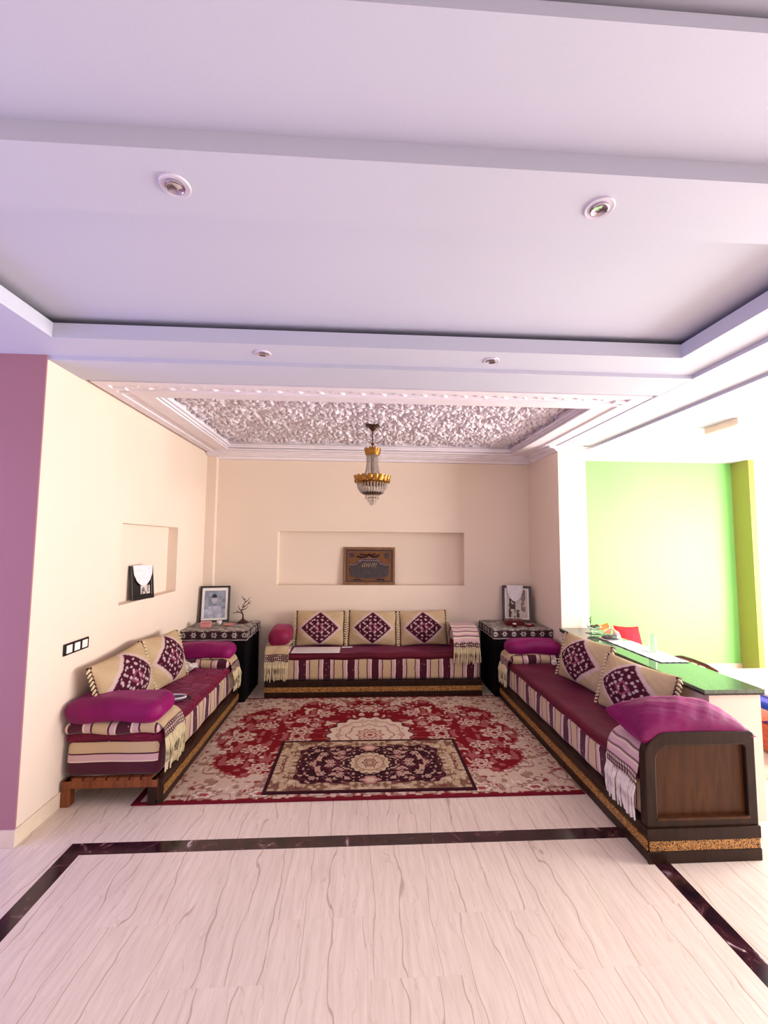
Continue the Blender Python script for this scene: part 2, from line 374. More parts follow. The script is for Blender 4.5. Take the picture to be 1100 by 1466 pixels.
M['paper'] = paint('white_paper', S(236, 226, 220), .7, .03, 0, 10, .2)
M['lace'] = paint('white_lace', S(228, 220, 222), .8, .10, .4, 60, .15, bscale=120)
M['metal'] = paint('brushed_white_metal', S(214, 204, 218), .35, .03, 0, 10, .5)
M['chrome'] = paint('chrome', S(190, 184, 196), .12, .03, 0, 10, .6, metal=.9)
M['bulb'] = paint('lamp_lens', S(96, 66, 108), .15, .4, 0, 60, .6)
M['lens_grey'] = paint('lamp_lens_grey', S(120, 112, 122), .12, .4, 0, 60, .6)
M['dkmetal'] = paint('bronze', S(62, 34, 24), .4, .2, 0, 30, .5, metal=.5)
M['crystal'] = paint('crystal_beads', S(222, 208, 196), .12, .12, 0, 60, .8, trans=.55)
M['glass'] = paint('clear_glass', S(240, 246, 244), .03, .01, 0, 10, .5, trans=.95)
M['red'] = paint('red_cushion_cloth', S(226, 36, 48), .8, .08, .2, 10, .2); M['orange'] = paint('orange_cushion_cloth', S(226, 104, 52), .8, .08, .2, 10, .2)
M['blue'] = velvet('blue_velvet', S(14, 54, 170)); M['terracotta'] = paint('terracotta_brocade', S(176, 84, 60), .8, .3, .3, 30, .2)
M['chair'] = wood('brown_chair_wood', S(86, 46, 30), S(128, 76, 50), .4)
M['pinkglass'] = paint('pink_porcelain', S(206, 130, 126), .3, .1, 0, 20, .5); M['redbox'] = paint('dark_red_lacquer', S(92, 18, 22), .25, .2, 0, 20, .5)
M['dates'] = paint('brown_sweets', S(74, 40, 30), .4, .3, .4, 60, .4); M['grey'] = paint('grey_leather', S(92, 84, 90), .45, .2, .1, 30, .4)

# ================================================================== THE SETTING
Z0, Z1, ZT, ZN, ZR = 2.80, 2.825, 2.948, 2.89, 2.87
XL, XR, YB = -1.91, 2.19, 5.37
# ---- floor: screed, marble tiles one by one, dark inlaid border
floor = struct(MB().box(-4.3, 6.6, -3.2, 5.9, -0.12, -0.006).build('floor', M['joint']))
_tm = {}
def tile(x0, x1, y0, y1, mat, name, gap=.0001, top=0.0):
    w, d = round(x1-x0-2*gap, 3), round(y1-y0-2*gap, 3)
    k = (w, d, name)
    if k not in _tm:
        o = MB().box(-w/2, w/2, -d/2, d/2, -.006, 0, bev=.0003).build(name, mat, floor); _tm[k] = o.data
    else:
        o = bpy.data.objects.new(name, _tm[k]); COL.objects.link(o); o.parent = floor
    o.location = ((x0+x1)/2, (y0+y1)/2, top)
def tiles(x0, x1, y0, y1, ox, oy, tw=.40, tl=.73):
    i = 0; xs = [x0]; x = x0+ox if ox > .03 else x0+tw
    while x < x1-.03: xs.append(x); x += tw
    xs.append(x1)
    for i in range(len(xs)-1):
        y = y1-(oy if i % 2 else tl); ys = [y1]
        while y > y0+.03: ys.append(y); y -= tl
        ys.append(y0)
        for j in range(len(ys)-1): tile(xs[i], xs[i+1], ys[j+1], ys[j], M['marble'], 'floor_tile')
SXL0, SXL1, SXR0, SXR1, SY0, SY1 = -1.598, -1.506, 1.591, 1.680, 2.507, 2.599
tiles(SXL1, SXR0, .40, SY0, .35, .45); tiles(XL, 1.68, SY1, 5.36, .31, .40); tiles(-3.6, SXL0, .40, SY1, .0, .45)
tiles(SXR1, 5.28, .40, 5.36, .0, .45)
def strip(x0, x1, y0, y1, along):
    a0, a1 = (x0, x1) if along == 'x' else (y0, y1); n = max(1, round((a1-a0)/.52)); st = (a1-a0)/n
    for k in range(n):
        if along == 'x': tile(a0+k*st, a0+(k+1)*st, y0, y1, M['strip'], 'border_tile', top=.0006)
        else: tile(x0, x1, a0+k*st, a0+(k+1)*st, M['strip'], 'border_tile', top=.0006)
strip(SXL0, SXR1, SY0, SY1, 'x'); strip(SXL0, SXL1, .40, SY0, 'y'); strip(SXR0, SXR1, .40, SY0, 'y')

# ---- walls
def wall_niche(axis, a0, a1, z0, z1, p0, depth, out, n0, n1, nz0, nz1):
    """wall whose face is at p0, its body going 'out' (+1/-1); a niche of the given depth is let into it. axis: direction along the wall"""
    m = MB(); T = .25
    def b(u0, u1, w0, w1, d0, d1):
        e0, e1 = p0+out*d0, p0+out*d1
        if axis == 'y': m.box(e0, e1, u0, u1, w0, w1)
        else: m.box(u0, u1, e0, e1, w0, w1)
    b(a0, n0, z0, z1, 0, T); b(n1, a1, z0, z1, 0, T); b(n0, n1, z0, nz0, 0, T); b(n0, n1, nz1, z1, 0, T); b(n0, n1, nz0, nz1, depth, T)
    return m
struct(wall_niche('y', 2.60, YB+.25, 0, 2.84, XL, .10, -1, 3.50, 4.54, 1.19, 1.848).build('wall_left', M['cream']))
struct(wall_niche('x', XL, XR+.3, 0, 2.84, YB, .13, 1, -1.036, 1.334, 1.170, 1.843).build('wall_back', M['cream']))
struct(MB().box(-4.2, XL, 2.590, 2.599, 0, 2.835).build('wall_left_end', M['cream_shaded']))
struct(MB().box(XL-.02, XL+.115, 5.29, YB+.02, 0, 2.79).build('trim_1', M['cream']))
struct(MB().box(XR, 2.505, 4.53, YB+.3, 0, 2.86).build('wall_right', M['cream']))
struct(MB().box(2.205, 2.545, 2.615, 4.55, 0, .765).build('wall_divider', M['cream']))
struct(MB().box(2.45, 5.30, 5.66, 5.9, 0, ZR+.02).build('wall_green', M['green']))
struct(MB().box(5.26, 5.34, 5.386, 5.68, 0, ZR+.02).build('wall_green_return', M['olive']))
struct(MB().box(5.30, 6.6, 5.39, 5.9, 0, ZR+.02).build('wall_white', M['white']))
# outer walls of the hall, each with a window opening through which the daylight comes
def wall_open(axis, p, out, a0, a1, o0, o1, zo0, zo1, name, mat):
    m = MB(); T = .2
    def b(u0, u1, w0, w1):
        if axis == 'y': m.box(p, p+out*T, u0, u1, w0, w1)
        else: m.box(u0, u1, p, p+out*T, w0, w1)
    b(a0, o0, 0, 3.1); b(o1, a1, 0, 3.1); b(o0, o1, 0, zo0); b(o0, o1, zo1, 3.1)
    return struct(m.build(name, mat))
wall_open('y', 6.36, 1, -3.0, 5.39, .70, 4.40, .25, 2.45, 'wall_window_side', M['white'])
wall_open('y', -4.2, -1, -3.0, 2.60, -.2, 2.5, .2, 2.5, 'wall_outer_left', M['cream'])
wall_open('x', -3.0, -1, -4.2, 6.36, -1.35, 3.15, .2, 2.6, 'wall_front', M['cream'])
# baseboards
struct(MB().box(XL, XL+.012, 2.588, 2.945, 0, .094, bev=.002).build('baseboard_left', M['base']))
struct(MB().box(-4.2, XL+.012, 2.578, 2.592, 0, .090, bev=.002).build('baseboard_left_end', M['base']))
struct(MB().box(2.51, 5.26, 5.645, 5.66, 0, .09, bev=.002).build('baseboard_green', M['base']))
struct(MB().box(5.34, 6.36, 5.372, 5.386, 0, .09, bev=.002).build('baseboard_white', M['base']))

# ---- ceilings
struct(MB().box(-4.4, 2.62, -3.2, 2.66, ZT, ZT+.12).build('ceiling', M['ceil']))
def lip(name, m): return struct(m.build(name, M['ceil']))
# far side of the tray: soffit with spots, upstand of the light trough, back of the trough
lip('ceiling_soffit_far', MB().box(-4.2, XR, 2.36, 2.605, Z1, Z1+.02).box(-1.745, 1.945, 2.36, 2.385, Z1+.0199, 2.91).box(-4.2, XR, 2.612, 2.66, Z1+.021, ZT))
lip('ceiling_soffit_left', MB().box(-4.2, -1.72, -3.0, 2.36, Z1, Z1+.02).box(-1.745, -1.72, -3.0, 2.36, Z1+.0199, 2.91).box(-2.02, -1.97, -3.0, 2.6, Z1+.02, ZT))
lip('ceiling_soffit_right', MB().box(1.92, XR, -3.0, 2.36, Z1, Z1+.02).box(1.92, 1.945, -3.0, 2.36, Z1+.0199, 2.91).box(2.14, XR, -3.0, 2.6, Z1+.02, ZT))
lip('ceiling_beam', MB().box(-1.72, 1.92, 1.165, 1.416, Z1, 2.93).box(-1.72, 1.92, .845, 1.166, ZN, ZT-.02))
# outer plane and the sunk groove around the moulded frame
GX0, GX1, GY0, GY1 = XL+.006, 2.186, 2.918, 5.34     # outer edge of the groove
gw = .026
RX0, RX1, RY0, RY1, ZP = -1.585, 1.858, 3.25, 5.05, 2.90   # recess for the carved panel
def ring(m, x0, x1, y0, y1, w, z0, z1, wy=None):
    wy = wy or w
    m.box(x0, x1, y0, y0+wy, z0, z1); m.box(x0, x1, y1-wy, y1, z0, z1)
    m.box(x0, x0+w, y0+wy, y1-wy, z0, z1); m.box(x1-w, x1, y0+wy, y1-wy, z0, z1)
def ring2(m, X0, X1, Y0, Y1, x0, x1, y0, y1, z0, z1):      # plate with a rectangular hole
    m.box(X0, X1, Y0, y0, z0, z1); m.box(X0, X1, y1, Y1, z0, z1); m.box(X0, x0, y0, y1, z0, z1); m.box(x1, X1, y0, y1, z0, z1)
fo = (GX0+gw, GX1-gw, GY0+gw, YB)          # frame outline
m = MB().box(XL, XR, 2.60, GY0, Z0, Z0+.06).box(XR-.004, 2.59, -3.0, 4.53, Z0, Z0+.08)
lip('ceiling_field', m)
m = MB(); ring2(m, XL-.1, XR+.03, GY0-.005, YB+.1, RX0-.03, RX1+.03, RY0-.03, RY1+.03, Z0+.024, Z0+.055)
m.box(XL-.1, XR+.05, GY0-.02, YB+.1, ZP+.03, ZP+.10)
struct(m.build('ceiling_frame_bed', M['ceil']))
CH = .014     # channel depth
bed = MB(); ring2(bed, *fo, RX0, RX1, RY0, RY1, Z0+CH, Z0+.026)
frame = struct(bed.build('trim_2', M['plaster']))
def piece(name, m, mat='plaster', sm=False): return m.build(name, M[mat], frame, sm)
m = MB(); ring2(m, *fo, -1.80, 2.045, 3.012, YB-.20, Z0, Z0+CH+.001); piece('outer_moulding', m)
m = MB(); ring2(m, -1.712, 1.955, 3.125, RY1+.06, RX0, RX1, RY0, RY1, Z0, Z0+CH+.001); piece('inner_moulding', m)
for x0, x1 in ((-1.80, -1.712), (1.955, 2.045)):             # little bridges that close the channel at the corners
    for y0, y1 in ((3.075, 3.125), (3.155, 3.185)): piece('corner_block', MB().box(x0, x1, y0, y1, Z0, Z0+CH, bev=.002))
# walls of the recess: stepped cove
m = MB(); ring2(m, RX0-.06, RX1+.06, RY0-.06, RY1+.06, RX0, RX1, RY0, RY1, Z0+.02, ZP+.04); piece('recess_wall', m)
m = MB(); ring2(m, RX0-.02, RX1+.02, RY0-.02, RY1+.02, RX0+.028, RX1-.028, RY0+.02, RY1-.028, Z0+.045, Z0+.066); piece('recess_bead', m)
# crown along the back wall
m = MB().prism([(0, Z0+.001), (0, Z0-.016), (.03, Z0-.016), (.05, Z0-.03), (.085, Z0-.035), (.10, Z0-.06), (.17, Z0-.06), (.17, Z0+.001)], XL+.006, XR, Matrix(((0, 1, 0, 0), (1, 0, 0, YB-.16), (0, 0, 1, 0), (0, 0, 0, 1))))
piece('crown', m)
m = MB().prism([(0, Z0+.001), (0, Z0-.016), (-.05, Z0-.030), (-.08, Z0-.06), (-.09, Z0-.06), (-.09, Z0+.001)], 4.53, 5.22, Matrix(((-1, 0, 0, XR-.09), (0, 1, 0, 0), (0, 0, 1, 0), (0, 0, 0, 1))))
piece('crown', m)
# leaf frieze in the front channel
lf = []
for k in range(12): lf.append((k*2*PI/12))
def leaf_bm(a, b, h):
    mm = MB(); vs = [(0, 0, -h)]; n = 10
    for k in range(n):
        t = 2*PI*k/n; c, s_ = math.cos(t), math.sin(t); r = 1-.25*abs(math.sin(2*t)); vs.append((a*c*r, b*s_*r, 0))
    mm.add(vs, [(0, (k+1) % n+1, k+1) for k in range(n)]); return mm
leaf_me = None
xs = np.linspace(-1.62, 1.87, 46)
for i, x in enumerate(xs):
    if leaf_me is None: o = leaf_bm(.034, .017, .014).build('frieze_leaf', M['plaster'], frame); leaf_me = o.data
    else: o = bpy.data.objects.new('frieze_leaf', leaf_me); COL.objects.link(o); o.parent = frame
    o.location = (x, 3.068+(.016 if i % 2 else -.014), Z0+CH); o.rotation_euler = (0, 0, .7 if i % 2 else -.6)
# carved plaster panel: relief stamped leaf by leaf
def carved_panel():
    st = .0075; x = np.arange(RX0-.02, RX1+.021, st); y = np.arange(RY0-.02, RY1+.021, st)
    H = np.zeros((len(x), len(y)))
    def stamp(cx, cy, a, b, th, h):
        R = a+.01; i0, i1 = np.searchsorted(x, [cx-R, cx+R]); j0, j1 = np.searchsorted(y, [cy-R, cy+R])
        if i1 <= i0 or j1 <= j0: return
        X, Y = np.meshgrid(x[i0:i1]-cx, y[j0:j1]-cy, indexing='ij')
        u = (X*math.cos(th)+Y*math.sin(th))/a; v = (-X*math.sin(th)+Y*math.cos(th))/(b*(1-.45*u))
        r = u*u+v*v; hh = h*np.sqrt(np.clip(1-r, 0, 1))*(1-.45*np.exp(-(v/.22)**2))
        H[i0:i1, j0:j1] = np.maximum(H[i0:i1, j0:j1], hh)
    px, py = .43, .36
    for ix in range(9):
        for iy in range(6):
            cx = RX0+.0+px*ix+(px/2 if iy % 2 else 0); cy = RY0+.02+py*iy
            for k in range(10):
                th = 2*PI*k/10+.2; stamp(cx+.075*math.cos(th), cy+.075*math.sin(th), .055, .017, th, .020)
            for k in range(16):
                th = 2*PI*k/16; stamp(cx+.155*math.cos(th), cy+.15*math.sin(th), .036, .014, th+1.0*(-1)**k, .018)
            stamp(cx, cy, .022, .022, 0, .022)
    for k in range(1500):
        cx, cy = random.uniform(RX0, RX1), random.uniform(RY0, RY1); stamp(cx, cy, random.uniform(.02, .042), random.uniform(.008, .014), random.uniform(0, PI), random.uniform(.008, .019))
    X, Y = np.meshgrid(x, y, indexing='ij'); P = np.stack([X, Y, ZP+.024-2.3*H], -1)
    return grid_obj('carved_panel', P[:, ::-1], None, M['carved'], frame)
carved_panel()
# ceiling over the bright side room, lip along its edge
lip('ceiling_side_room', MB().box(2.59, 6.6, -3.2, 5.9, ZR, ZR+.12))
lip('trim_3', MB().box(2.575, 2.61, -3.0, 5.64, Z0-.022, ZR+.01))
lip('ceiling_side_strip', MB().box(2.48, 2.60, 4.50, 5.68, Z0, Z0+.08))

# ================================================================== FIXTURES
def downlight(x, y, z, label, lens, r=.047):
    t = thing('downlight', label, 'ceiling light', (x, y, z), (0, 0, 0), 'recessed ceiling spots')
    MB().lathe([(r*.62, -.003), (r*.95, -.006), (r, -.004), (r, .001), (r*.62, .001)], 32).build('rim', M['metal'], t, True)
    MB().lathe([(r*.45, -.007), (r*.55, -.011), (r*.64, -.009), (r*.64, .004), (r*.45, .004)], 32).build('collar', M['chrome'], t, True)
    MB().lathe([(.0005, -.006), (r*.25, -.0055), (r*.46, -.003), (r*.46, .004)], 24).build('lens', M[lens], t, True)
for x in (-.598, .786):
    downlight(x, 1.289, Z1, 'large round recessed spot with %s lens in the wide ceiling beam' % ('dark purple' if x < 0 else 'silvery grey'), 'bulb' if x < 0 else 'lens_grey')
    downlight(x+.006, 2.475, Z1, 'round white recessed spot in the soffit before the carved ceiling', 'lens_grey')

def chandelier():
    t = thing('chandelier', 'gilded crystal basket chandelier hanging from the carved plaster ceiling', 'chandelier', (.115, 4.25, 2.905))
    z = lambda w: w-2.905
    MB().lathe([(.012, z(2.845)), (.03, z(2.862)), (.045, z(2.885)), (.075, z(2.893)), (.075, z(2.905))], 20).build('ceiling_plate', M['dkmetal'], t, True)
    MB().tube([(0, 0, z(2.86)), (0, 0, z(2.60))], .006, 8).build('rod', M['dkmetal'], t, True)
    MB().lathe([(.012, z(2.70)), (.022, z(2.712)), (.012, z(2.724))], 12).build('rod_ball', M['brass'], t, True)
    def crown(name, r, z0, z1, n, pts):
        mm = MB(); k = pts*6; vs = []; fs = []
        for i in range(k):
            a = 2*PI*i/k; ph = (i % 6)/6; hgt = z1+.35*(z1-z0)*abs(math.cos(PI*ph)); fl = 1.0+.12*abs(math.cos(PI*ph))
            for rr, zz in ((r*.86, z0), (r, (z0*.6+z1*.4)), (r*fl, hgt)): vs.append((rr*math.cos(a), rr*math.sin(a), zz))
        b = len(vs)
        vs += [(v[0]*.94, v[1]*.94, v[2]) for v in vs]
        for i in range(k):
            j = (i+1) % k
            for q in (0, 1):
                fs.append((i*3+q, j*3+q, j*3+q+1, i*3+q+1)); fs.append((b+i*3+q+1, b+j*3+q+1, b+j*3+q, b+i*3+q))
            fs.append((i*3+2, j*3+2, b+j*3+2, b+i*3+2)); fs.append((b+i*3, b+j*3, j*3, i*3))
        mm.add(vs, fs); return mm.build(name, M['brass'], t, False)
    crown('crown', .078, z(2.592), z(2.65), 8, 10)
    big = crown('gilded_ring', .172, z(2.293), z(2.36), 8, 18)
    for k in range(18):
        a = 2*PI*(k+.5)/18; MB().lathe([(.001, -.018), (.014, -.008), (.016, 0), (.010, .012), (.001, .018)], 8, Matrix.Translation((.170*math.cos(a), .170*math.sin(a), z(2.327)))).build('boss', M['brass'], big, True)
    def beads(mm, pts, r, n):
        for i in range(n):
            f = i/(n-1)*(len(pts)-1); j = min(int(f), len(pts)-2); p = Vector(pts[j]).lerp(Vector(pts[j+1]), f-j)
            mm.lathe([(.0004, -r), (r*.8, -r*.5), (r, 0), (r*.8, r*.5), (.0004, r)], 6, Matrix.Translation(p))
    for k in range(20):
        a = 2*PI*k/20; c, s_ = math.cos(a), math.sin(a); mm = MB()
        beads(mm, [(.058*c, .058*s_, z(2.60)), (.056*c, .056*s_, z(2.52)), (.066*c, .066*s_, z(2.44)), (.088*c, .088*s_, z(2.35))], .0075, 17)
        mm.build('bead_strand', M['crystal'], t, True)
    for k in range(30):
        a = 2*PI*k/30; c, s_ = math.cos(a), math.sin(a); mm = MB()
        beads(mm, [(.152*c, .152*s_, z(2.30)), (.143*c, .143*s_, z(2.255)), (.115*c, .115*s_, z(2.215)), (.085*c, .085*s_, z(2.198))], .0085, 11)
        mm.build('basket_strand', M['crystal'], t, True)
    MB().lathe([(.080, z(2.190)), (.094, z(2.194)), (.112, z(2.206)), (.116, z(2.214)), (.104, z(2.214)), (.08, z(2.20))], 30).build('lower_hoop', M['dkmetal'], t, True)
    for r, zz, n in ((.066, 2.165, 14), (.044, 2.135, 10), (.024, 2.105, 6)):
        MB().lathe([(r*.9, z(zz+.022)), (r, z(zz+.026)), (r*.9, z(zz+.030))], 20).build('drop_hoop', M['brass'], t, True)
        for k in range(n):
            a = 2*PI*k/n; MB().lathe([(.0005, -.022), (.007, -.010), (.006, .004), (.0015, .022)], 6, Matrix.Translation((r*math.cos(a), r*math.sin(a), z(zz)))).build('crystal_drop', M['crystal'], t, True)
    MB().lathe([(.0005, z(2.072)), (.012, z(2.086)), (.014, z(2.098)), (.004, z(2.112)), (.003, z(2.29))], 10).build('finial', M['crystal'], t, True)
    MB().tube([(0, 0, z(2.61)), (0, 0, z(2.28))], .012, 8).build('stem', M['dkmetal'], t, True)
chandelier()

t = thing('light_switch', 'black three-gang switch plate with white rockers on the cream wall', 'light switch', (XL, 3.015, .993), (0, 0, PI/2))
MB().box(-.125, .125, -.010, 0, -.038, .038, bev=.003).build('plate', M['blackgloss'], t)
for x in (-.078, 0, .078): MB().box(x-.027, x+.027, -.014, -.009, -.026, .026, bev=.002).build('rocker', M['paper'], t)

t = thing('box_lamp', 'plain oblong box lamp on the ceiling of the bright side room', 'ceiling light', (3.42, 3.77, ZR))
MB().box(0, .22, -.19, .19, -.065, .001, bev=.004).build('housing', M['base'], t)
MB().box(.02, .20, -.17, .17, -.069, -.062).build('diffuser', M['paper'], t)

# ================================================================== SOFAS
def soft_top(L, D):
    def f(p): return Vector((p.x, p.y, p.z+.006*math.sin(p.x*9)*math.sin(p.y*8+1)+.004*math.sin(p.x*23+p.y*17)))
    return f
def sofa(label, loc, rz, L, D, kind, seat_mat, stripe, seat_z=.43):
    t = thing('sofa', label, 'sofa', loc, (0, 0, rz), 'low sofas along the walls')
    g = .0
    if kind == 'open':                         # slatted base on legs, only a front board
        MB().box(0, L, 0, .032, .010, .165, bev=.004).build('front_board', M['wood'], t)
        MB().box(.01, L, .03, .06, .03, .15).build('rail', M['slat'], t)
        MB().box(.0, .03, .03, D-.02, .115, .160, bev=.003).build('end_rail', M['slat'], t)
        MB().box(.01, L, D-.05, D-.02, .115, .160, bev=.003).build('rail', M['slat'], t)
        for y in (.04, D-.065):
            for x in (.0, L-.06): MB().box(x+.002, x+.058, y, y+.055, .0, .16, bev=.004).build('leg', M['slat'] if y > .1 else M['wood'], t)
        for k in range(7):
            y = .075+k*(D-.14)/7; MB().box(.004, L-.01, y, y+.062, .158, .176, bev=.002).build('slat', M['slat'], t)
        mz = .174
    else:
        MB().box(0, L, 0, .03, .0, .06, bev=.004).box(0, L, .0, .03, .118, .165, bev=.004).box(0, L, .010, .03, .05, .125).build('plinth', M['wood'], t)
        MB().box(-.0, .03, .03, D, .0, .165).box(L-.03, L, .03, D, .0, .165).box(0, L, D-.03, D, .0, .165).build('base', M['wood'], t)
        MB().box(-.004, L+.0, -.006, .05, .165, .178, bev=.003).build('ledge', M['wood'], t)
        MB().box(.02, L-.02, .03, D-.01, .13, .176).build('deck', M['slat'], t)
        mz = .175
    MB().box(.02 if kind == 'open' else 0, L, -.005, .008, .062, .114, bev=.002).build('carved_band', M['gold'], t)
    x1 = L
    if kind == 'board':                       # panelled end board at local x = L
        x1 = L-.055
        # end face of the plinth
        MB().box(L-.004, L+.012, -.006, D, .0, .062, bev=.003).box(L-.004, L+.004, 0, D, .05, .125).box(L-.004, L+.012, -.006, D, .116, .178, bev=.003).build('end_plinth', M['wood'], t)
        MB().box(L, L+.009, .004, D-.004, .063, .114, bev=.002).build('carved_band', M['gold'], t)
        def outline(r, y0, y1, z0, z1, n=10):
            pts = [(y0, z0), (y1, z0), (y1, z1-.02), (y1-.006, z1-.006), (y1-.02, z1)]
            for k in range(n+1):
                a = PI/2+PI/2*k/n; pts.append((y0+r+r*math.cos(a), z1-r+r*math.sin(a)))
            return pts
        R_ = Matrix(((0, 1, 0, 0), (1, 0, 0, 0), (0, 0, 1, 0), (0, 0, 0, 1)))      # prism (y,z) profile extruded along x
        a = outline(.135, .0, D, .176, .672); b = outline(.085, .062, D-.055, .222, .602)
        MB().prism(b, L-.05, L-.024, R_).build('end_panel', M['wood_panel'], t)
        # frame of the board: rim between both outlines
        n = len(a); mm = MB(); vs = []
        for x in (L-.055, L): vs += [(x, p[0], p[1]) for p in a]+[(x, p[0], p[1]) for p in b]
        fs = []
        for i in range(n):
            j = (i+1) % n
            fs += [(i, j, n+j, n+i), (2*n+i, 2*n+j, 3*n+j, 3*n+i), (i, 2*n+i, 2*n+j, j), (n+i, n+j, 3*n+j, 3*n+i)]
        eb = mm.add(vs, fs).build('end_board', M['wood'], t)
        bv = eb.modifiers.new('bevel', 'BEVEL'); bv.width = .006; bv.segments = 2; bv.limit_method = 'ANGLE'
        MB().box(L-.03, L+.004, .055, D-.05, .212, .226, bev=.003).build('panel_sill', M['wood_panel'], eb)
    W_ = x1-.02
    rbox('mattress', W_, D-.045, seat_z-mz-.015, .045, stripe, t, (.01+W_/2, .03+(D-.045)/2-.004, mz), n=(60, 6, 6), disp=wob(.005, .13))
    rbox('seat_cover', W_-.01, D-.02, .075, .036, seat_mat, t, (.01+W_/2, .014+(D-.02)/2, seat_z-.04), n=(70, 16, 3), disp=wob(.006, .16, 3))
    return t
sofa('low sofa in dark wood with wine velvet seat under the framed calligraphy', (-1.03, 4.805, 0), 0, 2.42, .56, 'plain', M['seat'], M['stripe'], .435)
LSx, LSy, LSL = -1.262, 2.93, 1.71
sofa('low sofa with open slatted base and quilted wine velvet seat along the niche wall', (LSx, LSy, 0), PI/2, LSL, .645, 'open', M['seatq'], M['stripe'], .425)
RSx, RSy, RSL = 1.565, 4.72, 2.41
sofa('long low sofa with panelled dark wood end board beside the granite topped divider', (RSx, RSy, 0), -PI/2, RSL, .635, 'board', M['seat'], M['stripe_l'], .415)

# ---- arm cushions and bolsters
def arm_cushion(label, loc, rz, sx, sy, sz, mat, r=.05):
    o = rbox('arm_cushion', sx, sy, sz, r, mat, None, loc, (0, 0, rz), (20, 14, 4), wob(.006, .12, 2)); return tag(o, label, 'cushion', 'striped arm cushions')
def bolster(label, loc, rot, sx, sy, sz, mat, r=.085, amp=.009, group='velvet bolsters'):
    def d(p):
        q = wob(amp, .15, sx*3)(p); k = 1-.10*abs(p.x/(sx/2))**3
        return Vector((q.x, q.y*k, q.z*k))
    o = rbox('bolster', sx, sy, sz, r, mat, None, loc, rot, (24, 12, 6), d); return tag(o, label, 'bolster', group)
# left sofa, open end
arm_cushion('flat striped cushion under the big magenta bolster on the slatted sofa', (-1.590, 3.05, .448), PI, .61, .28, .078, M['stripe_big'])
bolster('big magenta velvet bolster on the open end of the slatted sofa', (-1.595, 3.03, .515), (0, 0, 0), .63, .29, .155, M['magenta'])
# left sofa, far end
arm_cushion('striped cushion under the bolster before the left flowered table', (-1.58, 4.47, .445), 0, .60, .27, .09, M['stripe_big'])
bolster('magenta bolster on the slatted sofa before the left flowered table', (-1.575, 4.48, .515), (0, 0, 0), .62, .25, .165, M['magenta'])
# back sofa
arm_cushion('striped cushion under the rose bolster beside the left flowered table', (-.905, 5.06, .44), PI/2, .46, .25, .115, M['stripe_y'])
bolster('rose velvet bolster on the sofa below the niche, next to the left flowered table', (-.905, 5.055, .535), (0, 0, PI/2), .48, .25, .20, M['rose'], .09)
arm_cushion('wine cushion under the striped bolster beside the right flowered table', (1.215, 5.06, .44), PI/2, .46, .24, .11, M['seat'])
# right sofa far end
arm_cushion('striped cushion under the bolster before the right flowered table', (1.885, 4.55, .438), 0, .58, .26, .10, M['stripe_big'])
bolster('magenta velvet bolster before the right flowered table', (1.875, 4.56, .515), (0, 0, 0), .60, .26, .165, M['magenta'])
arm_cushion('striped cushion under the puffed magenta pillow by the wooden end board', (1.885, 2.515, .438), 0, .57, .26, .12, M['stripe_big'])

# ---- pillows: two puffed sheets joined along a seam
def pillow(name, w, h, th, mat, colf=None, n=64, parent=None, pull=.10, power=.55):
    u = np.linspace(-1, 1, n); U, V = np.meshgrid(u, u, indexing='ij')
    edge = 1-pull*(1-np.abs(V)**2)*np.abs(U)**3*0.6; edgev = 1-pull*(1-np.abs(U)**2)*np.abs(V)**3*0.6
    X = U*w/2*edge; Z = V*h/2*edgev
    T = th/2*np.clip((1-U**2)*(1-V**2), 0, 1)**power
    wr = th*(.02*np.sin(U*9+V*4)*np.sin(V*7-U*3)+.012*np.sin(U*23+V*9)*np.sin(V*19))*(T/(th/2))
    front = np.stack([X, -(T+wr), Z], -1); back = np.stack([X[::-1], (T)[::-1], Z[::-1]], -1)
    P = np.concatenate([front, back[1:-1]], 0)
    if colf is not None:
        Cf = colf(U, V); C = np.concatenate([Cf, np.broadcast_to(np.array(BEIGE), Cf.shape)[1:-1]], 0)
    else: C = None
    o = grid_obj(name, P, C, mat, parent, closed_u=True)
    bm = bmesh.new(); bm.from_mesh(o.data); bmesh.ops.remove_doubles(bm, verts=bm.verts, dist=1e-5); bmesh.ops.recalc_face_normals(bm, faces=bm.faces); bm.to_mesh(o.data); bm.free()
    return o
def cush_col(U, V):
    z = np.abs(((U*26) % 1)-.5)*.06+np.abs(((V*22) % 1)-.5)*.06
    s = np.abs(U)/.86+np.abs(V)/1.02+z
    c = np.empty(U.shape+(3,)); c[:] = BEIGE
    c *= (.96+.05*np.sin(V*9+U*3)*np.sin(U*7))[..., None]
    pk = np.abs(U) > .86
    c[s < 1.10] = S(206, 176, 168); c[s < .93] = MAROON
    hole = (np.sin(U*21)*np.sin(V*17) > .62) | (np.sin((U+V)*15)*np.sin((U-V)*15) > .74)
    c[(s < .84) & hole] = S(196, 170, 170)
    c[(s < .30) & (s > .22)] = S(150, 70, 96)
    return c
def cushion(label, loc, rot, w=.57, h=.42, th=.17, group=None):
    t = thing('scatter_cushion', label, 'cushion', loc, rot, group)
    pillow('cover', w, h, th, M['attr'], cush_col, 96, t)
    for s in (-1, 1):                      # tasselled trim down both short sides
        mm = MB(); md = MB()
        for k in range(15):
            z = -h/2*.92+h*.92*k/14; x = s*(w/2*.945+.006*abs(k-7)/7)
            md.box(x-.012, x+.012, -.012, .012, z-.010, z+.010, bev=.003)
            mm.tube([(x+s*.004, -.006, z), (x+s*.026, -.012, z-.008), (x+s*.046, -.008, z-.022)], [.006, .009, .003], 6)
        tr = md.build('trim_band', M['dark_trim'], t); fr = mm.build('tassels', M['fringe'], tr, True); fr['kind'] = 'stuff'
    return t
g = 'diamond-patterned cushions'
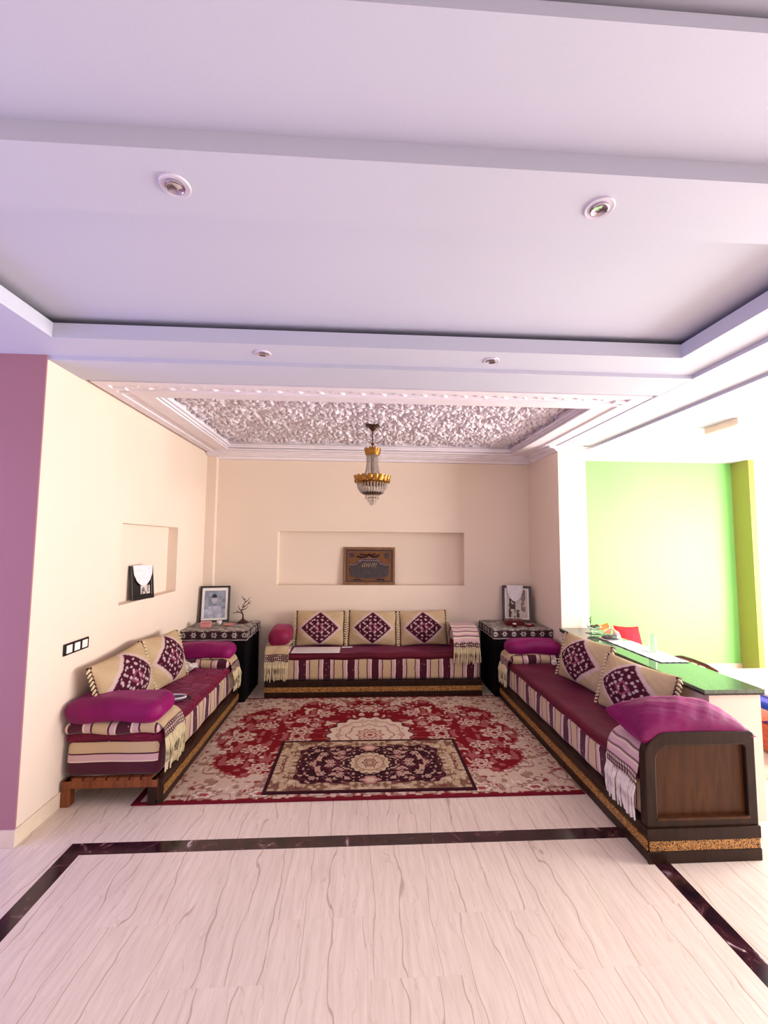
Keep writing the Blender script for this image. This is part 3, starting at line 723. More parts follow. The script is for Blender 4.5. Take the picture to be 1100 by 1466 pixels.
B_ = [(-.47, 'beige diamond cushion on the back sofa, beside the rose bolster', .0), (.16, 'beige diamond cushion on the back sofa, between its two look-alikes', .02), (.78, 'beige diamond cushion on the back sofa, beside the striped bolster', -.03)]
for x, lab, r in B_: cushion(lab, (x, 5.215, .675), (-.20, r, 0), .59, .415, .16, g)
cushion('beige diamond cushion on the slatted sofa, touching the big magenta bolster', (-1.745, 3.33, .665), (-.28, -.06, PI/2-.06), .62, .43, .22, g)
cushion('beige diamond cushion on the slatted sofa, beside the crumpled tissue', (-1.715, 3.90, .665), (-.28, .04, PI/2-.12), .56, .45, .22, g)
cushion('beige diamond cushion leaning on the divider, near the sweet bowl', (2.015, 3.76, .655), (-.28, 0, -PI/2+.14), .62, .42, .22, g)
cushion('beige diamond cushion leaning on the divider, touching the puffed magenta pillow', (2.005, 3.04, .640), (-.30, 0, -PI/2+.16), .64, .41, .24, g)
# puffed magenta pillow on the end board
o = pillow('throw_pillow', .68, .34, .27, M['magenta'], None, 40, None, .18, .45); o.location = (1.875, 2.475, .66); o.rotation_euler = (-PI/2+.10, .0, 0)
tag(o, 'puffed magenta velvet pillow resting on the panelled end board', 'pillow')

# ---- fringed throws: a strip of brocade, a crochet band and hanging strands
def throw(label, path, w, loc, rz, fl, mat_f, style='stripe', group='fringed throws', spread=1.0, sag=0.012):
    """path: list of (y, z) from the back over the cushion to the front edge, local; width along x; fringe hangs from the last point"""
    t = thing('fringed_throw', label, 'throw', loc, (0, 0, rz), group)
    pts = [Vector((0, p[0], p[1])) for p in path]
    d = [0]
    for a, b in zip(pts, pts[1:]): d.append(d[-1]+(b-a).length)
    n, nx = 44, 40; tt = np.linspace(0, d[-1], n); Y = np.interp(tt, d, [p.y for p in pts]); Z = np.interp(tt, d, [p.z for p in pts])
    k = np.ones(5)/5; Yp = np.pad(Y, 2, 'edge'); Zp = np.pad(Z, 2, 'edge'); Y = np.convolve(Yp, k, 'valid'); Z = np.convolve(Zp, k, 'valid')
    xs_ = np.linspace(-w/2, w/2, nx)
    P = np.zeros((n, nx, 3)); C = np.zeros((n, nx, 3))
    for i in range(n):
        f = i/(n-1)
        P[i, :, 0] = xs_*(1+(spread-1)*f); P[i, :, 1] = Y[i]+.004*np.sin(xs_*40+i*.3); P[i, :, 2] = Z[i]+.005*np.sin(xs_*28+1)*f
        rest = d[-1]-tt[i]
        if rest < .075:
            hole = (np.sin(xs_*300+((i//2) % 2)*1.57) > .15)
            C[i] = np.where((hole & ((i % 2) == 0))[:, None], np.array(CREAM), np.array(MAROON))
        elif style == 'stripe':
            ph = (rest-.075)/.13 % 1; C[i] = PINKC if ph < .3 else CREAM if ph < .42 else MAROON if ph < .52 else PINKC if ph < .75 else (MAROON if ph > .88 else CREAM)
        else: C[i] = BEIGE if (rest-.075) % .12 > .012 else MAROON
    Q = P.copy(); 
    o = grid_obj('throw_cloth', P, C, M['cloth'], t)
    so = o.modifiers.new('thick', 'SOLIDIFY'); so.thickness = .006; so.offset = 0
    mm = MB(); ns = max(9, int(w*spread/.014)); y0, z0 = Y[-1], Z[-1]
    for s in range(ns):
        x = (-.5+(s+.5)/ns)*w*spread; L_ = fl*random.uniform(.86, 1.06); dx = random.uniform(-.012, .012); oy = random.uniform(-.012, .002)
        mm.tube([(x, y0, z0+.008), (x+dx*.3, y0-sag+oy, z0-L_*.3), (x+dx*.7, y0-sag*.9+oy, z0-L_*.7), (x+dx, y0-sag*.6+oy, z0-L_)], [.0045, .0075, .007, .0045], 6)
    fr = mm.build('fringe', mat_f, t, True); fr['kind'] = 'stuff'
    return t
# coordinates: local x along the sofa, local y = 0 at the sofa's front face
throw('pale fringed throw hanging down beside the panelled end board', [(.34, .575), (.10, .582), (.035, .555), (.005, .50), (-.008, .40), (-.012, .355)], .27, (RSx, 2.515, 0), -PI/2, .185, M['fringe_w'], 'stripe', 'fringed throws', 1.05)
throw('cream fringed throw hanging at the open end of the slatted sofa', [(.34, .535), (.09, .54), (.03, .515), (.002, .47), (-.008, .41)], .27, (LSx, 3.07, 0), PI/2, .20, M['fringe'], 'beige', 'fringed throws', 1.08)
throw('cream fringed throw on the slatted sofa, before the left flowered table', [(.30, .545), (.07, .55), (.02, .52), (-.004, .46), (-.012, .40)], .24, (LSx, 4.48, 0), PI/2, .19, M['fringe'], 'beige')
throw('cream fringed throw hanging below the rose bolster', [(.30, .56), (.08, .565), (.025, .545), (.0, .50), (-.014, .43), (-.02, .385)], .26, (-.905, 4.805, 0), 0, .20, M['fringe'], 'beige')
throw('cream fringed throw on the long sofa, before the right flowered table', [(.30, .545), (.07, .55), (.02, .53), (-.004, .47), (-.012, .40)], .24, (RSx, 4.56, 0), -PI/2, .20, M['fringe'], 'beige')
# striped bolster of the back sofa, wrapped in its own fringed throw
bolster('pink and maroon striped bolster beside the right flowered table', (1.215, 5.07, .535), (0, 0, PI/2), .46, .27, .20, M['stripe_l'], .095, .006, 'striped bolsters')
throw('striped fringed throw wrapped over the striped bolster', [(.44, .73), (.30, .752), (.16, .745), (.05, .70), (.01, .63), (-.004, .56), (-.012, .52)], .30, (1.215, 4.805, 0), 0, .17, M['fringe'], 'stripe')

# ================================================================== RUGS
def lerp_into(c, mask, col): c[mask] = col
def rug(name, label, cx, cy, A, B, st, th, z0, colf, x_hi=None):
    x = np.arange(-A, (x_hi if x_hi else A)+1e-6, st); y = np.arange(-B, B+1e-6, st)
    X, Y = np.meshgrid(x, y, indexing='ij'); Cc = colf(X, Y)
    X = np.pad(X, 1, 'edge'); Y = np.pad(Y, 1, 'edge'); Cc = np.pad(Cc, ((1, 1), (1, 1), (0, 0)), 'edge')
    Zz = np.full(X.shape, th); Zz[0] = Zz[-1] = 0; Zz[:, 0] = Zz[:, -1] = 0
    o = grid_obj(name, np.stack([X, Y, Zz], -1), Cc, M['attr'], None, smooth=False); o.location = (cx, cy, z0)
    return tag(o, label, 'rug')
def rosette(c, X, Y, cx, cy, r, cols, pet=8, lob=.18, ex=1.0):
    dx, dy = (X-cx)/ex, Y-cy; a = np.arctan2(dy, dx); rr = np.hypot(dx, dy)/(r*(1-lob+lob*np.cos(a*pet)))
    for lim, col in cols: c[rr < lim] = col
R_CREAM, R_RED, R_DARK, R_PINK, R_TAN = S(206, 178, 156), S(124, 7, 22), S(50, 4, 12), S(160, 84, 84), S(160, 124, 102)
def floral(c, ax, ay, mask, col, n1, n2, t1=.64, t2=.60):
    """sprigs and vines on a field"""
    v = np.abs(vnoise(ax, ay, .115, n1)-.5)           # winding stems
    b = vnoise(ax, ay, .036, n2); b2 = vnoise(ax, ay, .05, n2+5)
    c[mask & (v < .022)] = R_PINK
    c[mask & (b > t1) & (v < .17)] = col
    c[mask & (b2 > t1+.03)] = R_PINK
def big_rug(X, Y):
    A, B = 1.563, .957; ax, ay = np.abs(X), np.abs(Y); c = np.empty(X.shape+(3,)); c[:] = R_CREAM
    # field with lobed outline, cream corners and border
    lob = .055*np.sin(ax*13+.6)+.05*np.sin(ay*17)+.03*np.sin((ax+ay)*29)
    s = (ax/1.28)**3.0+(ay/.74)**3.2
    fld = s < 1+lob*3.0
    n = vnoise(ax, ay, .045, 3); n2 = vnoise(ax, ay, .025, 4); v = np.abs(vnoise(ax, ay, .10, 8)-.5)
    c[(~fld) & (n > .70)] = R_TAN; c[(~fld) & (v < .03)] = S(160, 110, 104); c[(~fld) & (n2 > .80)] = S(140, 50, 58); c[(~fld) & (n2 < .14)] = S(226, 204, 186)
    c[fld] = R_RED
    rim = (s < 1.10+lob*3.0) & (s > .97+lob*3.0); c[rim & (n2 > .38)] = S(150, 60, 60)
    floral(c, ax, ay, fld, R_CREAM, 11, 12, .66)
    for cx, cy, r in ((.62, .10, .10), (.95, .22, .085), (.42, .48, .075), (.85, .52, .08), (1.12, .0, .11), (.62, .33, .06), (.25, .60, .06), (1.05, .42, .06), (.75, .62, .05), (.50, .22, .045)):
        rosette(c, ax, ay, cx, cy, r, [(1, R_CREAM), (.72, R_PINK), (.5, S(214, 190, 170)), (.26, R_RED)], 7, .2, 1.25)
    # cartouches in the border
    for cx in (0, .38, .76, 1.14): rosette(c, ax, ay, cx, .845, .055, [(1, R_TAN), (.75, S(222, 200, 182)), (.4, S(160, 70, 70))], 6, .15, 2.0)
    for cy in (0, .3): rosette(c, ax, ay, 1.42, cy, .06, [(1, R_TAN), (.7, S(222, 200, 182)), (.35, S(160, 70, 70))], 6, .15)
    # medallion with pendants
    for cx, cy, r in ((0, .60, .10), (.62, .0, .0)):
        if r: rosette(c, ax, ay, cx, cy, r, [(1.1, R_DARK), (1, R_CREAM), (.7, R_PINK), (.45, R_CREAM)], 6, .16, 1.5)
    rosette(c, X, Y, 0, 0, .385, [(1.04, R_DARK), (1, S(222, 200, 176)), ], 18, .05)
    rr = np.hypot(X, Y); a = np.arctan2(Y, X); ins = rr < .36
    c[ins & (np.abs(rr-.29-.012*np.cos(12*a)) < .008)] = S(190, 140, 128)
    c[ins & (np.abs(rr-.20-.016*np.cos(8*a)) < .007)] = S(170, 110, 104)
    c[ins & (vnoise(ax, ay, .03, 31) > .74)] = S(196, 160, 140)
    rosette(c, X, Y, 0, 0, .13, [(1, S(176, 110, 100)), (.85, R_CREAM), (.55, S(170, 90, 84)), (.40, S(216, 190, 168)), (.2, S(150, 60, 60))], 10, .12)
    d = np.minimum(A-ax, B-ay)
    c[(d < .062) & (vnoise(X, Y, .03, 9) > .45)] = R_RED; c[d < .048] = S(112, 10, 28); c[d < .020] = S(92, 8, 22)
    return c
BR = (.106, 3.867)
rug('area_rug', 'large red and cream floral carpet filling the floor between the sofas', BR[0], BR[1], 1.563, .935, .0062, .008, .0005, big_rug, 1.456)
def small_rug(X, Y):
    A, B = .735, .378; ax, ay = np.abs(X), np.abs(Y); c = np.empty(X.shape+(3,)); c[:] = S(186, 158, 126)
    n = vnoise(ax, ay, .026, 43); n2 = vnoise(ax, ay, .016, 44); v = np.abs(vnoise(ax, ay, .055, 48)-.5)
    bx, by = .52, .285-.06*np.clip((.24-ax)/.1, -1, 0)*0
    s = np.maximum(ax-.535-.012*np.sin(ay*44), ay-.255-.008*np.sin(ax*30+1)); s = np.maximum(s, ax+ay*.9-.72-.012*np.sin((ax-ay)*40))
    fld = s < 0
    c[(~fld) & (n > .62)] = S(128, 92, 70); c[(~fld) & (v < .03)] = S(112, 60, 56); c[(~fld) & (n < .2)] = S(206, 182, 152)
    c[fld] = S(44, 6, 18); c[(np.abs(s) < .012)] = S(58, 8, 22)
    v2 = np.abs(vnoise(ax, ay, .06, 58)-.5); b = vnoise(ax, ay, .02, 52)
    c[fld & (v2 < .03)] = S(120, 60, 66); c[fld & (b > .70)] = S(190, 150, 130); c[fld & (b < .2)] = S(96, 16, 38)
    for cx, cy, r in ((.30, .02, .04), (.22, .17, .032), (.36, .14, .036), (.44, .0, .03), (.30, .22, .024), (.42, .20, .028), (.24, .08, .022)):
        rosette(c, ax, ay, cx, cy, r, [(1, S(196, 160, 140)), (.6, S(120, 50, 62)), (.35, S(206, 180, 156))], 6, .2)
    rosette(c, ax, ay, 0, .235, .055, [(1.15, S(40, 4, 14)), (1, S(180, 120, 112)), (.6, S(206, 176, 150))], 5, .15, 1.5)
    rosette(c, X, Y, 0, 0, .158, [(1.08, S(40, 4, 14)), (1, S(206, 180, 146))], 16, .05)
    rr = np.hypot(X, Y); c[(np.abs(rr-.105) < .005)] = S(150, 104, 88); c[(rr < .14) & (n2 > .72)] = S(166, 126, 100)
    rosette(c, X, Y, 0, 0, .06, [(1, S(90, 30, 40)), (.85, S(190, 150, 124)), (.55, S(86, 20, 36)), (.4, S(196, 160, 132))], 8, .1)
    d = np.minimum(A-ax, B-ay); c[d < .026] = S(52, 6, 18)
    return c
o = rug('accent_rug', 'small dark maroon and beige medallion rug lying on the large carpet', .093, 3.378, .735, .378, .0035, .008, .0085, small_rug); o.rotation_euler = (0, 0, -.005)

# ================================================================== CORNER TABLES
def flowered(U, V, w, d, drop):
    """cloth colours by metric position: dark border with white flowers, grey-green printed top"""
    c = np.empty(U.shape+(3,)); c[:] = S(120, 104, 92)
    n = vnoise(U, V, .05, 71); n2 = vnoise(U, V, .03, 72)
    c[n > .55] = S(150, 136, 122); c[n2 > .68] = S(86, 66, 60); c[n2 < .22] = S(188, 176, 164)
    e = np.minimum(w/2+drop-np.abs(U), d/2+drop-np.abs(V))
    band = (e < drop*.96) & (e > .012); c[band] = S(52, 18, 26); c[e <= .012] = S(196, 186, 176)
    for s in (-1, 1):
        for k in range(-6, 7):
            for (cu, cv) in ((k*.105, s*(d/2+drop*.45)), (s*(w/2+drop*.45), k*.105)):
                a = np.arctan2(V-cv, U-cu); rr = np.hypot(U-cu, V-cv)/(.030*(1-.25+.25*np.cos(a*(8 if k % 2 else 6))))
                c[(rr < 1)] = S(206, 196, 188); c[rr < .5] = S(70, 34, 40)
    return c
def table(label, clabel, x0, x1, y0, y1, h):
    t = thing('corner_table', label, 'table', ((x0+x1)/2, (y0+y1)/2, 0), (0, 0, 0), 'corner tables'); w, d = x1-x0, y1-y0
    MB().box(-w/2+.01, w/2-.01, -d/2+.01, d/2-.01, h-.03, h, bev=.004).build('table_top', M['wood'], t)
    for sx in (-1, 1):
        for sy in (-1, 1): MB().box(sx*(w/2-.02), sx*(w/2-.07), sy*(d/2-.02), sy*(d/2-.07), 0, h-.03).build('leg', M['wood'], t)
    # black skirt cloth with folds
    n = 160; P = np.zeros((n, 2, 3))
    per = [(-w/2, -d/2), (w/2, -d/2), (w/2, d/2), (-w/2, d/2)]; L_ = [w, d, w, d]; tot = sum(L_)
    for i in range(n):
        s = tot*i/n; k = 0
        while s > L_[k]: s -= L_[k]; k += 1
        a, b = Vector(per[k]), Vector(per[(k+1) % 4]); p = a.lerp(b, s/L_[k]); f = .004*math.sin(i*.9)
        P[i, 0] = (p.x*(1-.01)+f*.6, p.y*(1-.01)+f*.6, .01); P[i, 1] = (p.x*.985, p.y*.985, h-.005)
    grid_obj('skirt', P, None, M['black'], t, closed_u=True)
    # printed cloth on top
    drop = .10; st = .006; u = np.arange(-w/2-drop, w/2+drop+1e-6, st); v = np.arange(-d/2-drop, d/2+drop+1e-6, st); U, V = np.meshgrid(u, v, indexing='ij')
    C = flowered(U, V, w, d, drop)
    ou = np.clip(np.abs(U)-w/2, 0, None); ov = np.clip(np.abs(V)-d/2, 0, None); oo = np.maximum(ou, ov)
    X = np.sign(U)*(np.minimum(np.abs(U), w/2)+.004+.02*np.minimum(ou, ov)); Y = np.sign(V)*(np.minimum(np.abs(V), d/2)+.004+.02*np.minimum(ou, ov))
    X += np.where(ou > 0, np.sign(U)*.004*np.sin(V*40), 0); Y += np.where(ov > 0, np.sign(V)*.004*np.sin(U*40), 0)
    Z = h+.004-oo-.35*np.minimum(ou, ov)*0
    keep = grid_obj('tablecloth', np.stack([X, Y, Z], -1), C, M['cloth'], None)
    keep.location = t.location
    so = keep.modifiers.new('thick', 'SOLIDIFY'); so.thickness = .003; so.offset = 1
    tag(keep, clabel, 'tablecloth', 'flowered tablecloths'); return t
table('square corner table in black skirt beside the slatted sofa', 'flowered cloth on the corner table with the portrait and coral branch', -1.885, -1.205, 4.672, 5.272, .75)
table('square corner table in black skirt beside the long sofa', 'flowered cloth on the corner table with the lace draped frame', 1.515, 2.178, 4.742, 5.335, .735)

# ================================================================== FRAMES AND ORNAMENTS
def print_sheet(name, w, h, f, parent, y):
    n = 60; u = np.linspace(-1, 1, n); U, V = np.meshgrid(u, u, indexing='ij')
    return grid_obj(name, np.stack([U*w/2, np.full(U.shape, y), V*h/2+h/2], -1), f(U, V), M['print'], parent)
def frame_rim(w, h, b, d0, d1, mat, parent):
    mm = MB().box(-w/2, w/2, d0, d1, 0, b, bev=.003).box(-w/2, w/2, d0, d1, h-b, h, bev=.003).box(-w/2, -w/2+b, d0, d1, b, h-b, bev=.003).box(w/2-b, w/2, d0, d1, b, h-b, bev=.003)
    mm.build('rim', mat, parent); MB().box(-w/2+.004, w/2-.004, d1-.006, d1, .004, h-.004).build('backboard', mat, parent)
def portrait(U, V):
    g = .22+.20*vnoise(U, V, .25, 5)+.30*(V < -.35)*(vnoise(U, V, .3, 6))
    col = np.stack([g*.85, g*.92, g*1.15], -1)
    body = (np.abs(U) < .62-.25*np.clip(V+.3, 0, 1)) & (V < -.12) & (V > -.95); col[body] = np.array(S(188, 188, 206))*(.7+.5*vnoise(U, V, .2, 8)[body][:, None])
    head = ((U+.08)/.24)**2+((V-.36)/.30)**2 < 1; col[head] = S(196, 190, 196)
    hair = (((U+.08)/.27)**2+((V-.46)/.30)**2 < 1) & (V > .48); col[hair] = S(48, 48, 62)
    for ex in (-.18, .03): col[((U-ex)/.05)**2+((V-.40)/.03)**2 < 1] = S(92, 88, 100)
    col[((U+.08)/.09)**2+((V-.21)/.025)**2 < 1] = S(120, 100, 110)
    return col
t = thing('portrait_frame', 'black framed grey portrait photograph leaning on the left flowered table', 'picture frame', (-1.715, 5.17, .757), (-.13, 0, .22))
frame_rim(.335, .42, .022, -.012, .014, M['blackgloss'], t)
MB().box(-.148, .148, -.002, .002, .02, .40).build('mount', M['paper'], t)
o = print_sheet('photograph', .235, .32, portrait, t, -.0035); o.location = (0, 0, .045)
def group_photo(U, V):
    c = np.empty(U.shape+(3,)); c[:] = S(206, 194, 184); n = vnoise(U, V, .16, 15)
    c[(np.abs(U+.45) < .33) & (V < .35) & (n > .38)] = S(74, 56, 52); c[((U+.42)/.16)**2+((V-.48)/.14)**2 < 1] = S(150, 120, 108)
    c[(np.abs(U-.1) < .14) & (V < -.45) & (n > .35)] = S(90, 62, 52); c[(np.abs(U-.62) < .2) & (V > -.6) & (n > .45)] = S(136, 112, 104)
    return c
t = thing('photo_frame', 'dark red framed photograph with a lace doily over its top, in the right corner', 'picture frame', (1.955, 5.215, .742), (-.12, 0, -.30))
frame_rim(.35, .44, .030, -.012, .014, M['mahog'], t)
MB().box(-.150, .150, -.002, .002, .02, .42).build('mount', M['paper'], t)
o = print_sheet('photograph', .25, .34, group_photo, t, -.0035); o.location = (0, 0, .05)
def doily(label, parent_loc, rot, w, h_front, h_top, z_top, dep, group='lace doilies'):
    n = 30; u = np.linspace(-1, 1, n); P = np.zeros((n, n, 3))
    for i in range(n):
        for j in range(n):
            x = u[i]*w/2; s = j/(n-1); L_ = h_front*(1-.55*u[i]**2*1.0)
            if s < .2: P[i, j] = (x, dep-(dep+.019)*s/.2, z_top+.004)
            else: P[i, j] = (x*(1-.12*(s-.2)), -.019-.002*math.sin(u[i]*12), z_top+.004-(s-.2)/.8*L_)
    o = grid_obj('doily', P, None, M['lace'], None); o.location = parent_loc; o.rotation_euler = rot
    so = o.modifiers.new('thick', 'SOLIDIFY'); so.thickness = .004; so.offset = 0
    return tag(o, label, 'doily', group)
doily('lace doily draped over the dark red photo frame', (1.935, 5.221, .742), (-.12, 0, -.30), .20, .20, .1, .44, .02)
# frame with doily in the left niche
t = thing('niche_frame', 'small black frame standing in the niche above the slatted sofa', 'picture frame', (XL-.015, 3.90, 1.19), (-.10, 0, PI/2-.34))
frame_rim(.235, .295, .03, -.015, .016, M['blackgloss'], t)
MB().box(-.09, .09, -.004, 0, .02, .27).build('mount', M['blackgloss'], t)
o = print_sheet('photograph', .10, .075, group_photo, t, -.0055); o.location = (.03, 0, .045)
doily('lace doily draped over the small black frame in the niche', (XL-.015, 3.90, 1.19), (-.10, 0, PI/2-.34), .215, .185, .1, .295, .02)
# framed calligraphy in the back niche
t = thing('calligraphy_picture', 'brown framed calligraphy plaque standing in the wide niche', 'picture', (.118, 5.465, 1.17), (-.06, 0, 0))
MB().box(-.335, .335, -.016, .012, 0, .032, bev=.004).box(-.335, .335, -.016, .012, .446, .478, bev=.004).box(-.335, -.303, -.016, .012, .03, .448, bev=.004).box(.303, .335, -.016, .012, .03, .448, bev=.004).build('rim', paint('bronze_gilt_frame', S(128, 88, 54), .35, .3, .1, 30, .5, metal=.3), t)
MB().box(-.31, .31, .002, .010, .02, .46).build('backboard', M['mahog'], t)
MB().box(-.285, .285, -.002, .004, .05, .428).build('gold_ground', paint('gilt_ground', S(112, 68, 36), .4, .3, .05, 14, .4, metal=.3), t)
pl = [(-.235, .11), (-.16, .085), (0, .078), (.16, .085), (.235, .11), (.258, .18), (.25, .245), (.19, .262), (.15, .29), (.10, .318), (-.10, .318), (-.15, .29), (-.19, .262), (-.25, .245), (-.258, .18)]
MB().prism(pl, -.010, -.001).build('plaque', paint('plaque_dark', S(44, 18, 20), .25, .3, .2, 40, .5), t)
for x in (-.225, .225): MB().lathe([(.034, -.004), (.034, .004)], 24, Matrix.Translation((x, -.004, .375)) @ Matrix.Rotation(PI/2, 4, 'X')).build('disc', M['mahog'], t)
def stroke(pts, r, mat='mahog'): MB().tube([(p[0], -.010, p[1]) for p in pts], r, 6).build('pen_stroke', M[mat], t, True)
stroke([(-.16, .36), (-.10, .345), (-.04, .355), (.0, .39), (.05, .35), (.10, .36), (.13, .385)], .012); stroke([(-.12, .385), (-.06, .38), (.02, .372), (.08, .395)], .009)
for k in range(7): stroke([(-.09+k*.028, .225), (-.08+k*.028, .262), (-.066+k*.028, .235), (-.07+k*.028, .272)], .0045, 'chrome' if k % 2 else 'brass')
stroke([(-.245, .25), (-.20, .245), (-.15, .268), (-.11, .30), (0, .305), (.11, .30), (.15, .268), (.20, .245), (.245, .25)], .006, 'chrome')
stroke([(-.14, .30), (-.08, .325), (0, .332), (.08, .325), (.14, .30)], .006, 'chrome')
for x in (-.15, .15): stroke([(x-.05, .06), (x, .066), (x+.05, .06)], .008)
# coral branch
t = thing('coral_branch', 'dark branching coral ornament on a round foot on the left flowered table', 'ornament', (-1.365, 5.11, .757))
MB().lathe([(.062, 0), (.066, .008), (.05, .022), (.03, .03), (.012, .05), (.008, .06)], 20).build('foot', M['dkmetal'], t, True)
def twig(a, pts, r0): MB().tube(pts, [r0*(1-.75*i/(len(pts)-1)) for i in range(len(pts))], 6).build('twig', M['dkmetal'], t, True)
twig(0, [(0, 0, .04), (.0, 0, .09), (-.02, 0, .14), (-.005, 0, .19), (.02, 0, .24), (.02, 0, .29)], .011)
for pts in ([(-.005, 0, .11), (-.05, .005, .125), (-.10, .0, .115), (-.125, 0, .12)], [(-.015, 0, .13), (-.05, 0, .17), (-.06, .01, .205)], [(0, 0, .18), (.04, -.01, .205), (.07, 0, .25), (.09, 0, .255)], [(-.01, 0, .15), (.03, .01, .165), (.055, 0, .195)], [(.015, 0, .235), (.05, .01, .262), (.075, 0, .30)], [(.02, 0, .26), (-.01, 0, .29), (-.015, 0, .315)], [(-.06, .0, .12), (-.075, 0, .15)], [(.06, 0, .23), (.085, 0, .225)]): twig(0, pts, .007)
# bits on the left table
t = thing('trinket_box', 'pink porcelain trinket box with lid on the left flowered table', 'box', (-1.70, 4.86, .757), (0, 0, .2))
MB().box(-.055, .055, -.035, .035, 0, .045, bev=.006).build('body', M['pinkglass'], t); MB().box(-.058, .058, -.038, .038, .045, .062, bev=.008).build('lid', M['pinkglass'], t)
t = thing('porcelain_cup', 'tiny white porcelain cup beside the pink trinket box', 'cup', (-1.60, 5.0, .757))
MB().lathe([(.016, 0), (.018, .004), (.028, .03), (.03, .044), (.026, .044), (.024, .03), (.01, .008)], 20).build('bowl', M['paper'], t, True)
t = thing('trinket_dish', 'flat brown dish before the coral branch', 'dish', (-1.47, 4.93, .757))
MB().lathe([(.03, 0), (.035, .004), (.06, .016), (.062, .02), (.055, .02), (.03, .008)], 24).build('plate', M['pinkglass'], t, True)
# bits on the right table
t = thing('jewellery_box', 'long dark red lacquered box before the lace draped frame', 'box', (1.845, 5.02, .742), (0, 0, -.1))
MB().box(-.105, .105, -.06, .06, 0, .05, bev=.004).build('body', M['redbox'], t); MB().box(-.108, .108, -.063, .063, .05, .066, bev=.005).build('lid', M['redbox'], t)
t = thing('candle_cup', 'small dark candle cup with a white top beside the red box', 'candle', (1.80, 4.885, .742))
MB().lathe([(.022, 0), (.026, .004), (.028, .032), (.024, .034)], 18).build('cup', M['redbox'], t, True); MB().lathe([(.023, .030), (.020, .042), (.004, .046)], 18).build('wax', M['paper'], t, True)
t = thing('trinket_case', 'low red trinket case next to the candle cup', 'box', (1.99, 4.915, .742), (0, 0, .3))
MB().box(-.05, .05, -.03, .03, 0, .022, bev=.005).build('body', M['redbox'], t); MB().lathe([(.02, .02), (.018, .03), (.004, .036)], 16).build('knob', M['pinkglass'], t, True)

# things lying on the sofas
t = thing('paper_sheets', 'white printed sheet of paper lying on the seat below the diamond cushions', 'paper', (-.487, 4.985, .474))
MB().box(-.27, .27, -.155, .10, .002, .006).build('sheet', M['paper'], t)
mm = MB()
for k in range(9): mm.box(-.23, .23-.05*(k % 3), -.13+k*.024, -.126+k*.024, .006, .0068)
mm.build('text_lines', paint('grey_print', S(170, 160, 160), .7), t)
t = thing('white_pen', 'short white pen beside the paper sheet', 'pen', (-.13, 5.06, .476), (0, 0, .1))
MB().tube([(-.07, 0, .007), (.05, 0, .007)], .006, 8).build('barrel', M['paper'], t, True); MB().tube([(.048, 0, .007), (.07, 0, .007)], [.0055, .002], 8).build('tip', M['grey'], t, True)
def crumple(p): return Vector((p.x*(1.15-2.2*max(0, p.z))+.014*math.sin(p.y*75+p.z*60), p.y+.014*math.sin(p.x*66+1), p.z*(.7+.5*math.sin(p.x*40+2))+.014*math.sin(p.x*70+p.y*52)))
tag(rbox('tissue', .17, .14, .055, .006, M['paper'], None, (-1.675, 4.27, .468), (0, 0, .4), (24, 20, 6), crumple), 'crumpled white tissue on the quilted seat of the slatted sofa', 'tissue')
t = thing('eyeglass_case', 'open grey oval case with pale rim lying by the big magenta bolster', 'case', (-1.46, 3.49, .458), (.0, 0, .15))
n = 28; ring_ = [(.105*math.cos(2*PI*k/n), .055*math.sin(2*PI*k/n), .028) for k in range(n+1)]
MB().tube(ring_, .007, 8).build('rim', M['metal'], t, True)
MB().lathe([(.5, 0), (.9, .006), (1.0, .026), (.93, .026), (.8, .016), (.3, .010)], 28, Matrix.Diagonal((.105, .055, 1, 1))).build('shell', M['grey'], t, True)
MB().tube([(.10, 0, .03), (.135, -.01, .022), (.14, -.03, .01)], [.008, .009, .005], 8).build('strap', M['blackgloss'], t, True)
t = thing('yarn_ball', 'small white tassel ball on the long sofa before its striped cushion', 'tassel', (1.99, 4.30, .475))
MB().lathe([(.004, 0), (.024, .008), (.03, .026), (.022, .044), (.006, .05)], 14).build('ball', M['fringe_w'], t, True); MB().tube([(.0, 0, .045), (.02, .0, .06), (.05, .01, .058)], .004, 6).build('cord', M['fringe_w'], t, True)

# ================================================================== DIVIDER TOP AND WHAT STANDS ON IT
t = thing('countertop', 'polished granite slab on the low divider behind the long sofa', 'countertop', (2.36, 3.56, .765))
MB().box(-.20, .20, -.965, .97, .012, .034, bev=.003).build('slab', M['granite'], t)
MB().box(-.198, .198, -.963, .96, 0, .013).build('slab_edge', M['granite_edge'], t)
zt = .800
n = 40; u = np.linspace(-1, 1, n); U, V = np.meshgrid(u, u, indexing='ij'); cc = np.empty(U.shape+(3,)); cc[:] = S(226, 226, 232); cc[np.sin(U*22)*np.sin(V*30) > .7] = S(190, 192, 204)
o = grid_obj('lace_runner', np.stack([U*.115+.012*np.sin(V*3)*0, V*.355, .003+.0015*np.sin(U*14)*np.sin(V*20)], -1), cc, M['cloth']); o.location = (2.43, 3.545, zt)
so = o.modifiers.new('thick', 'SOLIDIFY'); so.thickness = .003; so.offset = 1
tag(o, 'white lace runner lying on the granite slab', 'runner')
t = thing('sweet_bowl', 'footed glass bowl of dark sweets near the pillar', 'bowl', (2.41, 4.28, zt))
MB().lathe([(.075, 0), (.085, .004), (.03, .010), (.014, .016), (.014, .03), (.05, .038), (.068, .06), (.07, .075), (.066, .075), (.062, .06), (.02, .042)], 24).build('bowl', M['glass'], t, True)
for k in range(9):
    a = k*2.4; r = .012*math.sqrt(k)*1.25; MB().lathe([(.002, -.010), (.013, -.005), (.015, .002), (.002, .011)], 8, Matrix.Translation((r*math.cos(a), r*math.sin(a), .062+.006*(k % 3)))).build('sweet', M['dates'], t, True)
